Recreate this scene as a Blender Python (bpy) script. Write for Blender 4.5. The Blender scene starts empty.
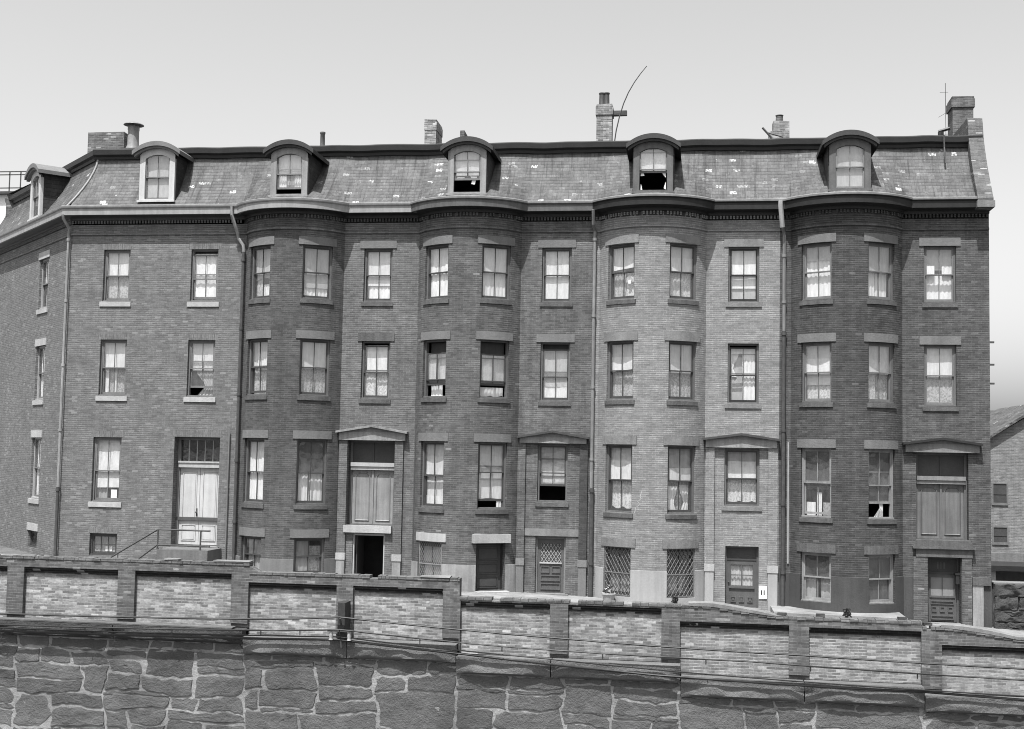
import bpy, bmesh, math, random
from mathutils import Vector, Matrix, noise
rnd = random.Random(11)
PI = math.pi
ZB = 15.0                      # height of the third-storey sills above the lower ground
sc = bpy.context.scene
COL = sc.collection

# ------------------------------------------------------------------ camera
def camera():
    yaw, pitch, roll = -0.14108, 0.0675, 0.019
    cy, sy, cp, sp = math.cos(yaw), math.sin(yaw), math.cos(pitch), math.sin(pitch)
    f = Vector((sy*cp, cy*cp, sp)); r = Vector((cy, -sy, 0)); u = r.cross(f)
    cr, sr = math.cos(roll), math.sin(roll)
    r, u = r*cr + u*sr, u*cr - r*sr
    m = Matrix((r, u, -f)).transposed().to_4x4()
    m.translation = Vector((4.66008, -43.56856, -5.39478 + ZB))
    cd = bpy.data.cameras.new('camera'); co = bpy.data.objects.new('camera', cd)
    COL.objects.link(co); co.matrix_world = m
    cd.sensor_width = 36.0; cd.lens = 1250/1024*36.0
    cd.shift_y = 5.5/1024; cd.clip_end = 6000; cd.clip_start = .5
    sc.camera = co
camera()

# ------------------------------------------------------------------ light
SUN_EL, SUN_AZ = math.radians(66), math.radians(13)      # azimuth: to the left of the facade's normal
w = bpy.data.worlds.new('World'); sc.world = w; w.use_nodes = True
nt = w.node_tree; nt.nodes.clear()
out = nt.nodes.new('ShaderNodeOutputWorld'); bg = nt.nodes.new('ShaderNodeBackground')
sky = nt.nodes.new('ShaderNodeTexSky'); sky.sky_type = 'NISHITA'; sky.sun_disc = False
sky.sun_elevation = SUN_EL; sky.sun_rotation = PI + SUN_AZ
sky.dust_density = 4.0; sky.air_density = 1.0; sky.ozone_density = 1.0
bw = nt.nodes.new('ShaderNodeSeparateColor')             # black-and-white, blue-sensitive film: neutral light from the sky's blue and green
mx = nt.nodes.new('ShaderNodeMix'); mx.data_type = 'FLOAT'; mx.inputs[0].default_value = .10
nt.links.new(sky.outputs[0], bw.inputs[0]); nt.links.new(bw.outputs[1], mx.inputs[2]); nt.links.new(bw.outputs[2], mx.inputs[3]); nt.links.new(mx.outputs[0], bg.inputs[0])
bg.inputs[1].default_value = 0.147
nt.links.new(bg.outputs[0], out.inputs[0])
sd = bpy.data.lights.new('sun', 'SUN'); sd.energy = 5.0; sd.angle = math.radians(.5); sd.color = (1, 1, 1)
so = bpy.data.objects.new('sun', sd); COL.objects.link(so)
sdir = Vector((-math.sin(SUN_AZ)*math.cos(SUN_EL), -math.cos(SUN_AZ)*math.cos(SUN_EL), math.sin(SUN_EL)))
so.rotation_euler = sdir.to_track_quat('Z', 'Y').to_euler(); so.location = (0, -30, 60)
vs = sc.view_settings
vs.view_transform = 'Standard'; vs.look = 'None'; vs.exposure = 1.0; vs.gamma = 1.0; vs.use_curve_mapping = False
sc.cycles.filter_width = 1.0; sc.cycles.max_bounces = 6; sc.cycles.transparent_max_bounces = 12

# ------------------------------------------------------------------ materials
KA = .92                       # overall soot: scales masonry and paint
class NT:
    def __init__(s, name):
        s.m = bpy.data.materials.new(name); s.m.use_nodes = True; s.t = s.m.node_tree
        s.b = s.t.nodes['Principled BSDF']; s.out = s.t.nodes['Material Output']
        s.b.inputs['Specular IOR Level'].default_value = .25
    def n(s, typ, **kw):
        x = s.t.nodes.new(typ)
        for k, v in kw.items(): setattr(x, k, v)
        return x
    def l(s, a, b): s.t.links.new(a, b)
    def math(s, op, a, b=None, c=None, clamp=False):
        x = s.n('ShaderNodeMath', operation=op, use_clamp=clamp)
        for i, v in enumerate((a, b, c)):
            if v is None: continue
            if isinstance(v, (int, float)): x.inputs[i].default_value = v
            else: s.l(v, x.inputs[i])
        return x.outputs[0]
    def ramp(s, v, a, b, lo=0., hi=1.):
        x = s.n('ShaderNodeMapRange'); x.clamp = True
        s.l(v, x.inputs[0])
        for i, q in enumerate((a, b, lo, hi)): x.inputs[1+i].default_value = q
        return x.outputs[0]
    def mix(s, f, a, b):
        x = s.n('ShaderNodeMix', data_type='FLOAT')
        for i, v in ((0, f), (2, a), (3, b)):
            if isinstance(v, (int, float)): x.inputs[i].default_value = v
            else: s.l(v, x.inputs[i])
        return x.outputs[0]
    def pos(s, sx=1, sy=1, sz=1, off=0):
        g = s.n('ShaderNodeNewGeometry'); m = s.n('ShaderNodeMapping')
        m.inputs['Scale'].default_value = (sx, sy, sz); m.inputs['Location'].default_value = (off, off*.7, off*.3)
        s.l(g.outputs['Position'], m.inputs[0]); return m.outputs[0]
    def noise(s, vec, scale, detail=3, rough=.55):
        x = s.n('ShaderNodeTexNoise'); x.inputs['Scale'].default_value = scale
        x.inputs['Detail'].default_value = detail; x.inputs['Roughness'].default_value = rough
        s.l(vec, x.inputs['Vector']); return x.outputs[0]
    def bump(s, h, strength=.3, dist=.01):
        x = s.n('ShaderNodeBump'); x.inputs['Strength'].default_value = strength; x.inputs['Distance'].default_value = dist
        s.l(h, x.inputs['Height']); s.l(x.outputs[0], s.b.inputs['Normal'])
    def col(s, v): s.l(v, s.b.inputs['Base Color'])

_mc = {}
def paint(name, v, var=.3, rough=.65, scale=2.5, bump=.15, streak=.0):
    if name in _mc: return _mc[name]
    v *= KA
    s = NT(name); s.b.inputs['Roughness'].default_value = rough
    n1 = s.noise(s.pos(), scale, 4, .6); n2 = s.noise(s.pos(1, 1, 1, 9), scale*9, 3, .6)
    f = s.math('ADD', s.math('MULTIPLY', n1, .6), s.math('MULTIPLY', n2, .4))
    val = s.ramp(f, .3, .7, v*(1-var), v*(1+var))
    if streak:
        st = s.noise(s.pos(7, 7, .5, 4), 1.0, 3, .6)
        val = s.math('MULTIPLY', val, s.ramp(st, .35, .65, 1-streak, 1+streak*.4))
    s.col(val)
    if bump: s.bump(n2, bump, .01)
    _mc[name] = s.m; return s.m

def courses(s, bwid, h, mt, vertical=False, bond=True):
    """per-brick random values and the joint mask from the UV map (metres)"""
    uv = s.n('ShaderNodeUVMap'); uv.uv_map = 'UVMap'
    sep = s.n('ShaderNodeSeparateXYZ'); s.l(uv.outputs[0], sep.inputs[0])
    u, v = (sep.outputs[1], sep.outputs[0]) if vertical else (sep.outputs[0], sep.outputs[1])
    vr = s.math('DIVIDE', v, h); row = s.math('FLOOR', vr); fv = s.math('FRACT', vr)
    par = s.math('FRACT', s.math('MULTIPLY', row, .5))
    uo = s.math('ADD', s.math('DIVIDE', u, bwid), par if bond else 0.0)
    colm = s.math('FLOOR', uo); fu = s.math('FRACT', uo)
    cb = s.n('ShaderNodeCombineXYZ'); s.l(colm, cb.inputs[0]); s.l(row, cb.inputs[1])
    wn = s.n('ShaderNodeTexWhiteNoise', noise_dimensions='2D'); s.l(cb.outputs[0], wn.inputs[0])
    sc2 = s.n('ShaderNodeSeparateColor'); s.l(wn.outputs[1], sc2.inputs[0])
    joint = s.math('MAXIMUM', s.math('LESS_THAN', fv, mt/h), s.math('MULTIPLY', s.math('LESS_THAN', fu, mt/bwid), .45))
    return wn.outputs[0], sc2.outputs[0], sc2.outputs[1], joint, fv, u, v

def brick(name, lo, hi, mortar, light=.0, light_val=.4, lo_scale=.5, stain=.25, patch=0, bwid=.215, h=.0725, mt=.0125, vertical=False, grime=0, wash=0):
    if name in _mc: return _mc[name]
    lo, hi, mortar, light_val, wash = lo*KA*.95, hi*KA*1.03, mortar*KA*1.25, light_val*KA, wash*KA
    s = NT(name); s.b.inputs['Roughness'].default_value = .88
    r1, r2, r3, joint, fv, u, v = courses(s, bwid, h, mt, vertical)
    val = s.mix(r1, lo, hi)
    cl = s.noise(s.pos(1, 1, 2.2, 3), lo_scale*2.2, 3, .6)
    if light:
        thr = s.ramp(cl, .3, .72, 1.0-light*.25, 1.0-light*2.0)
        is_l = s.math('GREATER_THAN', r2, thr)
        val = s.mix(is_l, val, s.mix(r3, light_val*.6, light_val))
    val = s.mix(joint, val, s.math('MULTIPLY', s.ramp(s.noise(s.pos(1, 1, 1, 41), 5, 3, .6), .35, .65, .65, 1.3), mortar))
    if wash:                                             # thin whitewash left in ragged, connected patches
        wn_ = s.noise(s.pos(1, 1, 2.4, 17), 1.5, 5, .68)
        wf = s.noise(s.pos(1, 1, 3.0, 27), 11, 4, .7)
        wm = s.math('ADD', s.math('ADD', wn_, s.math('MULTIPLY', wf, .55)), s.math('MULTIPLY', r2, .16))
        val = s.mix(s.ramp(wm, .82, 1.12, 0, .8), val, s.math('MULTIPLY', s.ramp(wf, .3, .7, .75, 1.15), wash))
    n1 = s.noise(s.pos(), lo_scale, 5, .62)
    val = s.math('MULTIPLY', val, s.ramp(n1, .3, .7, 1-stain, 1+stain))
    st = s.noise(s.pos(4, 4, .3, 7), 1.0, 5, .7)
    val = s.math('MULTIPLY', val, s.ramp(st, .3, .7, 1-stain*1.1, 1+stain*.6))
    hs = s.noise(s.pos(1.6, 1.6, 11, 13), 1.0, 4, .65)
    val = s.math('MULTIPLY', val, s.ramp(hs, .3, .7, .87, 1.14))
    n2 = s.noise(s.pos(1, 1, 1, 2), 24, 4, .7)
    val = s.math('MULTIPLY', val, s.ramp(n2, .3, .7, .84, 1.18))
    if patch:
        pn = s.noise(s.pos(1, 1, 1.6, 11), 1.1, 5, .7)
        val = s.mix(s.ramp(pn, .56, .68, 0, .65), val, patch)
    if grime:
        g = s.noise(s.pos(1.2, 1.2, .8, 21), .9, 4, .6)
        val = s.math('MULTIPLY', val, s.ramp(g, .48, .66, 1, 1-grime))
    s.col(val)
    hh = s.math('SUBTRACT', s.math('MULTIPLY', n2, .5), joint)
    s.bump(hh, .45, .008)
    _mc[name] = s.m; return s.m

def slate(name, v, patches=.03, var=.2):
    if name in _mc: return _mc[name]
    s = NT(name); s.b.inputs['Roughness'].default_value = .7
    r1, r2, r3, joint, fv, u, vv = courses(s, .24, .165, .010)
    val = s.mix(r1, v*(1-var), v*(1+var))
    cl = s.noise(s.pos(1, 1, 1, 5), .9, 3, .6)
    is_l = s.math('GREATER_THAN', r2, s.ramp(cl, .42, .7, 1.0, 1-patches*5))
    rag = s.noise(s.pos(1, 1, 1, 31), 16, 2, .5)
    is_l = s.math('MULTIPLY', is_l, s.ramp(rag, .42, .56, 0, 1))
    val = s.mix(is_l, val, s.mix(s.math('POWER', r3, 2.2), .11, .46))
    val = s.mix(s.math('MULTIPLY', joint, 1.0), val, v*.25)
    sh = s.ramp(fv, 0, 1, .92, 1.06); val = s.math('MULTIPLY', val, sh)
    st = s.noise(s.pos(4, .6, .4, 7), 1.6, 4, .65)
    val = s.math('MULTIPLY', val, s.ramp(st, .35, .68, 1.12, .80))
    n2 = s.noise(s.pos(1, 1, 1, 2), 12, 4, .7)
    val = s.math('MULTIPLY', val, s.ramp(n2, .3, .7, .78, 1.25))
    fk = s.noise(s.pos(1.3, 1, 1.5, 51), 4.2, 5, .75)
    val = s.mix(s.ramp(fk, .60, .70, 0, .55), val, .17)
    wp = s.noise(s.pos(1, .6, 1.3, 15), 1.1, 5, .72)      # broad faded areas and pale wash-out below the ridge
    val = s.math('MULTIPLY', val, s.ramp(wp, .36, .66, .80, 1.35))
    dr = s.noise(s.pos(9, .5, .45, 19), 1.0, 4, .7)
    val = s.math('MULTIPLY', val, s.ramp(dr, .53, .66, 1.0, .5))
    s.col(val)
    s.bump(s.math('SUBTRACT', s.math('MULTIPLY', r3, .6), s.math('MULTIPLY', s.math('ADD', fv, joint), .7)), .7, .012)
    _mc[name] = s.m; return s.m

def stone(name, v, var=.3, rough=.9, bscale=9, bump=.8, streak=0):
    if name in _mc: return _mc[name]
    v *= KA
    s = NT(name); s.b.inputs['Roughness'].default_value = rough
    n1 = s.noise(s.pos(), 1.1, 4, .6); n2 = s.noise(s.pos(1, 1, 1, 6), bscale, 6, .7); n3 = s.noise(s.pos(), bscale*5, 2, .5)
    f = s.math('ADD', s.math('MULTIPLY', n1, .55), s.math('MULTIPLY', s.math('ADD', n2, n3), .225))
    val = s.ramp(f, .36, .64, v*(1-var), v*(1+var))
    if streak:
        st = s.noise(s.pos(6, 6, .4, 4), 1.0, 4, .65)
        val = s.math('MULTIPLY', val, s.ramp(st, .35, .65, 1-streak, 1+streak*.3))
    s.col(val)
    s.bump(s.math('ADD', n2, s.math('MULTIPLY', n3, .3)), bump, .05)
    _mc[name] = s.m; return s.m

def fabric(name, v, lace=0.0, lo=None, scale=14, rough=.9):
    if name in _mc: return _mc[name]
    s = NT(name); s.b.inputs['Roughness'].default_value = rough
    n1 = s.noise(s.pos(1, 1, .25), 9, 3, .6)
    val = s.ramp(n1, .3, .7, v*.82, v*1.1)
    if lace:
        n2 = s.noise(s.pos(1, 1, .8, 3), scale, 3, .6)
        val = s.mix(s.ramp(n2, .5-.1*(1-lace), .56, 0, 1), val, lo)
    s.col(val); _mc[name] = s.m; return s.m

def glass():
    if 'window_glass' in _mc: return _mc['window_glass']
    s = NT('window_glass'); t = s.t
    tr = s.n('ShaderNodeBsdfTransparent'); tr.inputs[0].default_value = (.97, .97, .97, 1)
    gl = s.n('ShaderNodeBsdfGlossy'); gl.inputs['Roughness'].default_value = .03
    df = s.n('ShaderNodeBsdfDiffuse'); df.inputs[0].default_value = (.35, .35, .35, 1)
    n = s.noise(s.pos(1, 1, .6), 3.5, 4, .6)
    m1 = s.n('ShaderNodeMixShader'); s.l(s.ramp(n, .35, .7, .02, .13), m1.inputs[0]); s.l(tr.outputs[0], m1.inputs[1]); s.l(df.outputs[0], m1.inputs[2])
    lw = s.n('ShaderNodeLayerWeight'); lw.inputs[0].default_value = .5
    fr = s.math('MULTIPLY_ADD', s.math('POWER', lw.outputs[1], 5.0), .85, .125)
    m2 = s.n('ShaderNodeMixShader'); s.l(fr, m2.inputs[0]); s.l(m1.outputs[0], m2.inputs[1]); s.l(gl.outputs[0], m2.inputs[2])
    nb = s.noise(s.pos(), 1.7, 2, .5)
    bp = s.n('ShaderNodeBump'); bp.inputs['Strength'].default_value = .12; bp.inputs['Distance'].default_value = .05
    s.l(nb, bp.inputs['Height']); s.l(bp.outputs[0], gl.inputs['Normal'])
    s.l(m2.outputs[0], s.out.inputs[0]); _mc['window_glass'] = s.m; return s.m

# ------------------------------------------------------------------ mesh helper
class MB:
    def __init__(s): s.v = []; s.f = []; s.mi = []; s.uv = []
    def quad(s, pts, mi=0, uv=None):
        i = len(s.v); s.v += [tuple(p) for p in pts]; s.f.append(tuple(range(i, i+len(pts)))); s.mi.append(mi); s.uv.append(uv)
    def box(s, x0, x1, y0, y1, z0, z1, mi=0, jit=0):
        p = [(x, y, z) for z in (z0, z1) for y in (y0, y1) for x in (x0, x1)]
        if jit: p = [tuple(c + rnd.uniform(-jit, jit) for c in q) for q in p]
        for a, b, c, d in ((0, 2, 3, 1), (4, 5, 7, 6), (0, 1, 5, 4), (2, 6, 7, 3), (0, 4, 6, 2), (1, 3, 7, 5)):
            s.quad((p[a], p[b], p[c], p[d]), mi)
    def prism(s, poly, y0, y1, mi=0):
        """poly: (x, z) counter-clockwise seen from -y; extruded from y0 (front) to y1"""
        n = len(poly)
        s.quad([(x, y0, z) for x, z in poly], mi); s.quad([(x, y1, z) for x, z in reversed(poly)], mi)
        for i in range(n):
            (xa, za), (xb, zb) = poly[i], poly[(i+1) % n]
            s.quad([(xa, y0, za), (xa, y1, za), (xb, y1, zb), (xb, y0, zb)], mi)
    def tube(s, pts, r, n=8, mi=0, cap=True):
        pts = [Vector(p) for p in pts]; rings = []
        up = Vector((0, 0, 1))
        for i, p in enumerate(pts):
            d = (pts[min(i+1, len(pts)-1)] - pts[max(i-1, 0)]).normalized()
            a = d.cross(up)
            if a.length < .05: a = d.cross(Vector((1, 0, 0)))
            a.normalize(); b = d.cross(a).normalized()
            rr = r[i] if isinstance(r, (list, tuple)) else r
            rings.append([p + a*rr*math.cos(2*PI*k/n) + b*rr*math.sin(2*PI*k/n) for k in range(n)])
        for i in range(len(rings)-1):
            for k in range(n):
                k2 = (k+1) % n
                s.quad((rings[i][k], rings[i][k2], rings[i+1][k2], rings[i+1][k]), mi)
        if cap: s.quad(rings[0][::-1], mi); s.quad(rings[-1], mi)
    def lathe(s, prof, cx=0, cy=0, n=14, mi=0):
        for (r0, z0), (r1, z1) in zip(prof, prof[1:]):
            for k in range(n):
                a, b = 2*PI*k/n, 2*PI*(k+1)/n
                s.quad(((cx+r0*math.cos(a), cy+r0*math.sin(a), z0), (cx+r0*math.cos(b), cy+r0*math.sin(b), z0),
                        (cx+r1*math.cos(b), cy+r1*math.sin(b), z1), (cx+r1*math.cos(a), cy+r1*math.sin(a), z1)), mi)
    def mesh(s, name, mats, origin=(0, 0, 0), smooth=None, weld=True):
        me = bpy.data.meshes.new(name); o = Vector(origin)
        me.from_pydata([Vector(p) - o for p in s.v], [], s.f)
        for m in mats: me.materials.append(m)
        for p, mi in zip(me.polygons, s.mi): p.material_index = mi
        ul = me.uv_layers.new(name='UVMap')
        for p, uv in zip(me.polygons, s.uv):
            if uv is not None:
                for li, q in zip(p.loop_indices, uv): ul.data[li].uv = q
            else:
                nrm = p.normal; ax = max(range(3), key=lambda k: abs(nrm[k]))
                for li in p.loop_indices:
                    c = s.v[me.loops[li].vertex_index]
                    ul.data[li].uv = (c[1], c[2]) if ax == 0 else (c[0], c[2]) if ax == 1 else (c[0], c[1])
        if weld:
            bm = bmesh.new(); bm.from_mesh(me); bmesh.ops.remove_doubles(bm, verts=bm.verts, dist=1e-4)
            bm.to_mesh(me); bm.free()
        if smooth is not None:
            for p in me.polygons: p.use_smooth = True
            me.set_sharp_from_angle(angle=math.radians(smooth))
        return me

def link(name, me, parent=None, loc=(0, 0, 0), rz=0):
    o = bpy.data.objects.new(name, me); COL.objects.link(o); o.location = loc; o.rotation_euler = (0, 0, rz)
    if parent is not None: o.parent = parent
    return o
def tag(o, label, cat, group=None, kind=None):
    o['label'] = label; o['category'] = cat
    if group: o['group'] = group
    if kind: o['kind'] = kind
    return o
def struct(o): o['kind'] = 'structure'; return o
def empty(name, loc):
    o = bpy.data.objects.new(name, None); COL.objects.link(o); o.location = loc; o.empty_display_size = .3; return o
def wpos(o): return Vector(o.location) + (wpos(o.parent) if o.parent else Vector())
def part(name, mb, mats, parent, smooth=None, weld=True):
    """mesh given in world coordinates (parent unrotated)"""
    return link(name, mb.mesh(name, mats, wpos(parent), smooth, weld), parent)

# ------------------------------------------------------------------ materials in use
B_CORNER = brick('corner_house_brick', .084, .113, .14, light=.07, light_val=.17, stain=.10, lo_scale=.45)
B_BAY1 = brick('dark_red_brick_bow', .045, .068, .085, stain=.18)
B_REC1 = brick('red_brick_entry', .068, .10, .135, stain=.14)
B_BAY2 = brick('sooty_brick_bow', .052, .080, .105, light=.008, light_val=.16, stain=.2)
B_REC2 = brick('weathered_brick_entry', .060, .092, .120, stain=.26)
B_BAY3 = brick('pale_brick_bow', .126, .160, .215, stain=.07)
B_REC3 = brick('pale_brick_entry', .130, .166, .22, stain=.07)
B_BAY4 = brick('blackened_brick_bow', .032, .050, .075, light=.008, light_val=.09, stain=.2)
B_REC4 = brick('blackened_brick_entry', .042, .066, .09, light=.01, light_val=.11, stain=.2)
B_SOLDIER = brick('soldier_course_brick', .085, .12, .125, stain=.1, vertical=True)
B_PIER_D = brick('dark_painted_brick', .034, .05, .045, stain=.15)
B_CHIM = brick('chimney_brick', .05, .10, .12, light=.06, light_val=.22, stain=.3)
B_CHIM_W = brick('whitened_chimney_brick', .10, .24, .25, light=.15, light_val=.38, stain=.35)
B_PAR = brick('parapet_brick', .062, .105, .105, light=.03, light_val=.20, stain=.22, h=.074)
B_PANEL_A = brick('whitewashed_panel_brick', .10, .19, .20, light=.10, light_val=.34, stain=.15, lo_scale=.8, h=.074, wash=.32)
B_PANEL_B = brick('worn_panel_brick', .11, .19, .20, light=.08, light_val=.34, stain=.14, lo_scale=.7, h=.074, wash=.30)
B_PANEL_C = brick('mortar_smeared_panel_brick', .11, .17, .22, light=.06, light_val=.30, stain=.12, lo_scale=.7, h=.074, mt=.015, wash=.30)
SLATE = slate('grey_slate', .060, .024); SLATE_D = slate('dark_cheek_slate', .025, .0)
S_LIGHT = stone('pale_granite', .30, .18, bscale=14, bump=.25, streak=.12)
S_MID = stone('grey_sandstone', .15, .22, bscale=12, bump=.3, streak=.18)
S_DARK = stone('brown_sandstone', .085, .3, bscale=12, bump=.35, streak=.25)
S_BASE1 = stone('grey_base_stone', .125, .15, bscale=16, bump=.2, streak=.15)
S_BASE2 = stone('pale_base_stone', .22, .22, bscale=12, bump=.2, streak=.28)
S_BASE3 = stone('light_base_stone', .26, .1, bscale=16, bump=.15, streak=.1)
S_BASE4 = stone('soot_dark_base_stone', .05, .2, bscale=14, bump=.2, streak=.15)
RUBBLE = stone('rubble_granite', .084, .32, bscale=7, bump=1.0)
CAPSTONE = stone('rock_faced_granite', .105, .28, bscale=7, bump=1.0)
CAPDARK = stone('dark_and_shaded_granite', .045, .35, bscale=7, bump=1.0)  # dark block stone; on cap stones it paints the shade under the ledge
MORTAR = stone('lime_mortar', .195, .5, bscale=10, bump=.7)
P_WHITE = paint('chalky_white_paint', .38, .12, .7, streak=.1); P_PALE = paint('pale_grey_paint', .30, .12, .6, streak=.12)
P_GREY = paint('grey_paint', .16, .2, .6, streak=.15); P_MID = paint('mid_grey_paint', .12, .25, .6, streak=.1)
P_DARK = paint('dark_paint', .045, .3, .5); P_BLACK = paint('black_paint', .02, .3, .5)
IRON = paint('rusted_iron', .05, .4, .6, 8); ZINC = paint('weathered_zinc', .17, .25, .5, 5, streak=.15)
TAR = paint('roof_tar', .035, .4, .8, 4, .4); WOODDARK = paint('tarred_timber', .03, .4, .8, 6, .4)
P_DOOR = paint('dark_door_paint', .075, .25, .5, streak=.1); GR_L = paint('grille_paint', .20, .3, .6); GR_D = paint('dark_grille_paint', .12, .3, .6)
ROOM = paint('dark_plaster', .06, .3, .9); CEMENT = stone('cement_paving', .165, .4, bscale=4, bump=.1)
ASPH = stone('asphalt', .06, .3, bscale=20, bump=.2); DIRT = stone('cinder_ground', .08, .4, bscale=3, bump=.5)
GLASS = glass()
SH_W = fabric('cream_blind', .56); SH_G = fabric('grey_blind', .31); SH_D = fabric('dark_blind_and_room_shade', .055); SH_L = fabric('pale_grey_blind', .50)  # the dark one also paints the dim room behind gaps and grilles
CU_W = fabric('white_curtain', .60); CU_G = fabric('grey_curtain', .28)
LACE = fabric('white_lace', .50, .8, .32, 20); LACE_D = fabric('dingy_lace', .34, .8, .20, 18)
CARD = paint('white_card', .74, .05, .8)

# ------------------------------------------------------------------ plan of the terrace
R_BOW, HALF, D_BOW = 2.15, 1.85, 1.05
YC = R_BOW - D_BOW
ANG = math.asin(1.07/R_BOW)
def bow_xe(o): return math.sqrt((R_BOW+o)**2 - (o+YC)**2)
CX0, SQ = -18.25, math.sqrt(.5)
class Plan:
    def __init__(s, stations, xc=None): s.st = stations; s.xc = xc
    def pts(s, o):
        r = []
        for k, v in s.st:
            if k == 'f':
                x = v
                if s.xc is not None and s.xc - 3 < v < s.xc: x = min(v, s.xc - bow_xe(o))
                r.append(Vector((x, -o)))
            elif k == 'b':
                xe = bow_xe(o); xx = v*xe
                r.append(Vector((s.xc + xx, -(math.sqrt((R_BOW+o)**2 - xx*xx) - YC))))
            elif k == 's':
                r.append(Vector((CX0 - SQ*v, SQ*v)) + o*Vector((-SQ, -SQ)))
            elif k == 'c':
                r.append(Vector((CX0 - math.tan(PI/8)*o, -o)))
        return r
def stations(segs, openings, n_bow=20):
    st = []
    for si, g in enumerate(segs):
        if g[0] == 'bow': vals = [-1 + 2*i/n_bow for i in range(n_bow+1)]; k = 'b'
        elif g[0] == 'flat': vals = [g[1], g[2]]; k = 'f'
        elif g[0] == 'side': vals = [g[1]]; k = 's'
        for o in openings:
            if o['seg'] == si: vals += [o['a'], o['b']]
        vals = sorted(set(round(v, 4) for v in vals), reverse=(k == 's'))
        if k == 'b':                                     # drop arc breaks that nearly touch an opening edge
            ed = [round(o[e], 4) for o in openings if o['seg'] == si for e in 'ab']
            vals = [v for v in vals if v in ed or all(abs(v-e) > .03 for e in ed)]
        for v in vals:
            if k == 'f' and ((si > 0 and segs[si-1][0] == 'bow' and abs(v-g[1]) < 1e-3) or (si+1 < len(segs) and segs[si+1][0] == 'bow' and abs(v-g[2]) < 1e-3)): continue
            if k == 'f' and si > 0 and segs[si-1][0] == 'side' and abs(v-g[1]) < 1e-3: st.append(('c', 0, si)); continue
            st.append((k, v, si))
    return st

def wall_mesh(segs, openings, z0, z1, o, reveal, mat_of, rmat, xc=None, top=False, only_bow=False):
    st = stations(segs, openings); plan = Plan([(a, b) for a, b, _ in st], xc)
    P = plan.pts(o); P0 = plan.pts(0)
    U = [0.0]
    for a, b in zip(P0, P0[1:]): U.append(U[-1] + (b-a).length)
    U = [u + 100 for u in U]
    zs = sorted(set([z0, z1] + [z for q in openings for z in (q['z0'], q['z1']) if z0 < z < z1]))
    mb = MB()
    def idx(si, v):
        return next(i for i, (k, vv, s_) in enumerate(st) if s_ == si and abs(vv-v) < 1e-3 and k != 'c')
    spans = [(min(idx(q['seg'], q['a']), idx(q['seg'], q['b'])), max(idx(q['seg'], q['a']), idx(q['seg'], q['b'])), q) for q in openings]
    for i in range(len(P)-1):
        if only_bow and not (st[i][0] == 'b' and st[i+1][0] == 'b'): continue
        for za, zb in zip(zs, zs[1:]):
            zm = (za+zb)/2
            if any(a <= i < b and q['z0'] < zm < q['z1'] for a, b, q in spans): continue
            mb.quad(((P[i].x, P[i].y, za), (P[i+1].x, P[i+1].y, za), (P[i+1].x, P[i+1].y, zb), (P[i].x, P[i].y, zb)),
                    mat_of(st[i], st[i+1]), ((U[i], za), (U[i+1], za), (U[i+1], zb), (U[i], zb)))
        if top:
            Q = P0[i], P0[i+1]
            zt = z1
            if not any(a <= i < b and q['z0'] < zt <= q['z1'] for a, b, q in spans):
                mb.quad(((P[i].x, P[i].y, zt), (P[i+1].x, P[i+1].y, zt), (Q[1].x, Q[1].y, zt), (Q[0].x, Q[0].y, zt)), mat_of(st[i], st[i+1]))
    for a, b, q in spans:
        A, B = P[a], P[b]; d = (P0[b]-P0[a]).normalized(); n = Vector((-d.y, d.x))
        dep = q.get('depth', .22) if reveal is None else reveal
        za, zb = max(z0, q['z0']), min(z1, q['z1'])
        if zb <= za: continue
        A2 = P0[a] + n*dep if reveal is None else P0[a] + n*.01
        B2 = P0[b] + n*dep if reveal is None else P0[b] + n*.01
        m = rmat
        L = (A2-A).length
        mb.quad(((A.x, A.y, za), (A.x, A.y, zb), (A2.x, A2.y, zb), (A2.x, A2.y, za)), m, ((0, za), (0, zb), (L, zb), (L, za)))
        mb.quad(((B.x, B.y, za), (B2.x, B2.y, za), (B2.x, B2.y, zb), (B.x, B.y, zb)), m, ((0, za), (L, za), (L, zb), (0, zb)))
        if zb == q['z1']: mb.quad([(A2.x, A2.y, zb)] + [(p.x, p.y, zb) for p in P[a:b+1]] + [(B2.x, B2.y, zb)], m)
        if za == q['z0']: mb.quad([(B2.x, B2.y, za)] + [(p.x, p.y, za) for p in P[a:b+1][::-1]] + [(A2.x, A2.y, za)], m)
    q0 = spans and {id(q): (P0[a], P0[b]) for a, b, q in spans} or {}
    return mb, q0

def sweep(plan, prof, mi=0):
    mb = MB(); rows = [plan.pts(o) for o, z in prof]; u = 0.0
    for i in range(len(rows[0])-1):
        du = (rows[0][i+1]-rows[0][i]).length; v = 0
        for j in range(len(prof)-1):
            a, b, c, d = rows[j][i], rows[j][i+1], rows[j+1][i+1], rows[j+1][i]
            za, zb = prof[j][1], prof[j+1][1]
            dv = math.hypot(prof[j+1][0]-prof[j][0], zb-za)
            mb.quad(((a.x, a.y, za), (b.x, b.y, za), (c.x, c.y, zb), (d.x, d.y, zb)), mi, ((u, v), (u+du, v), (u+du, v+dv), (u, v+dv)))
            v += dv
        u += du
    return mb

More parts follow.
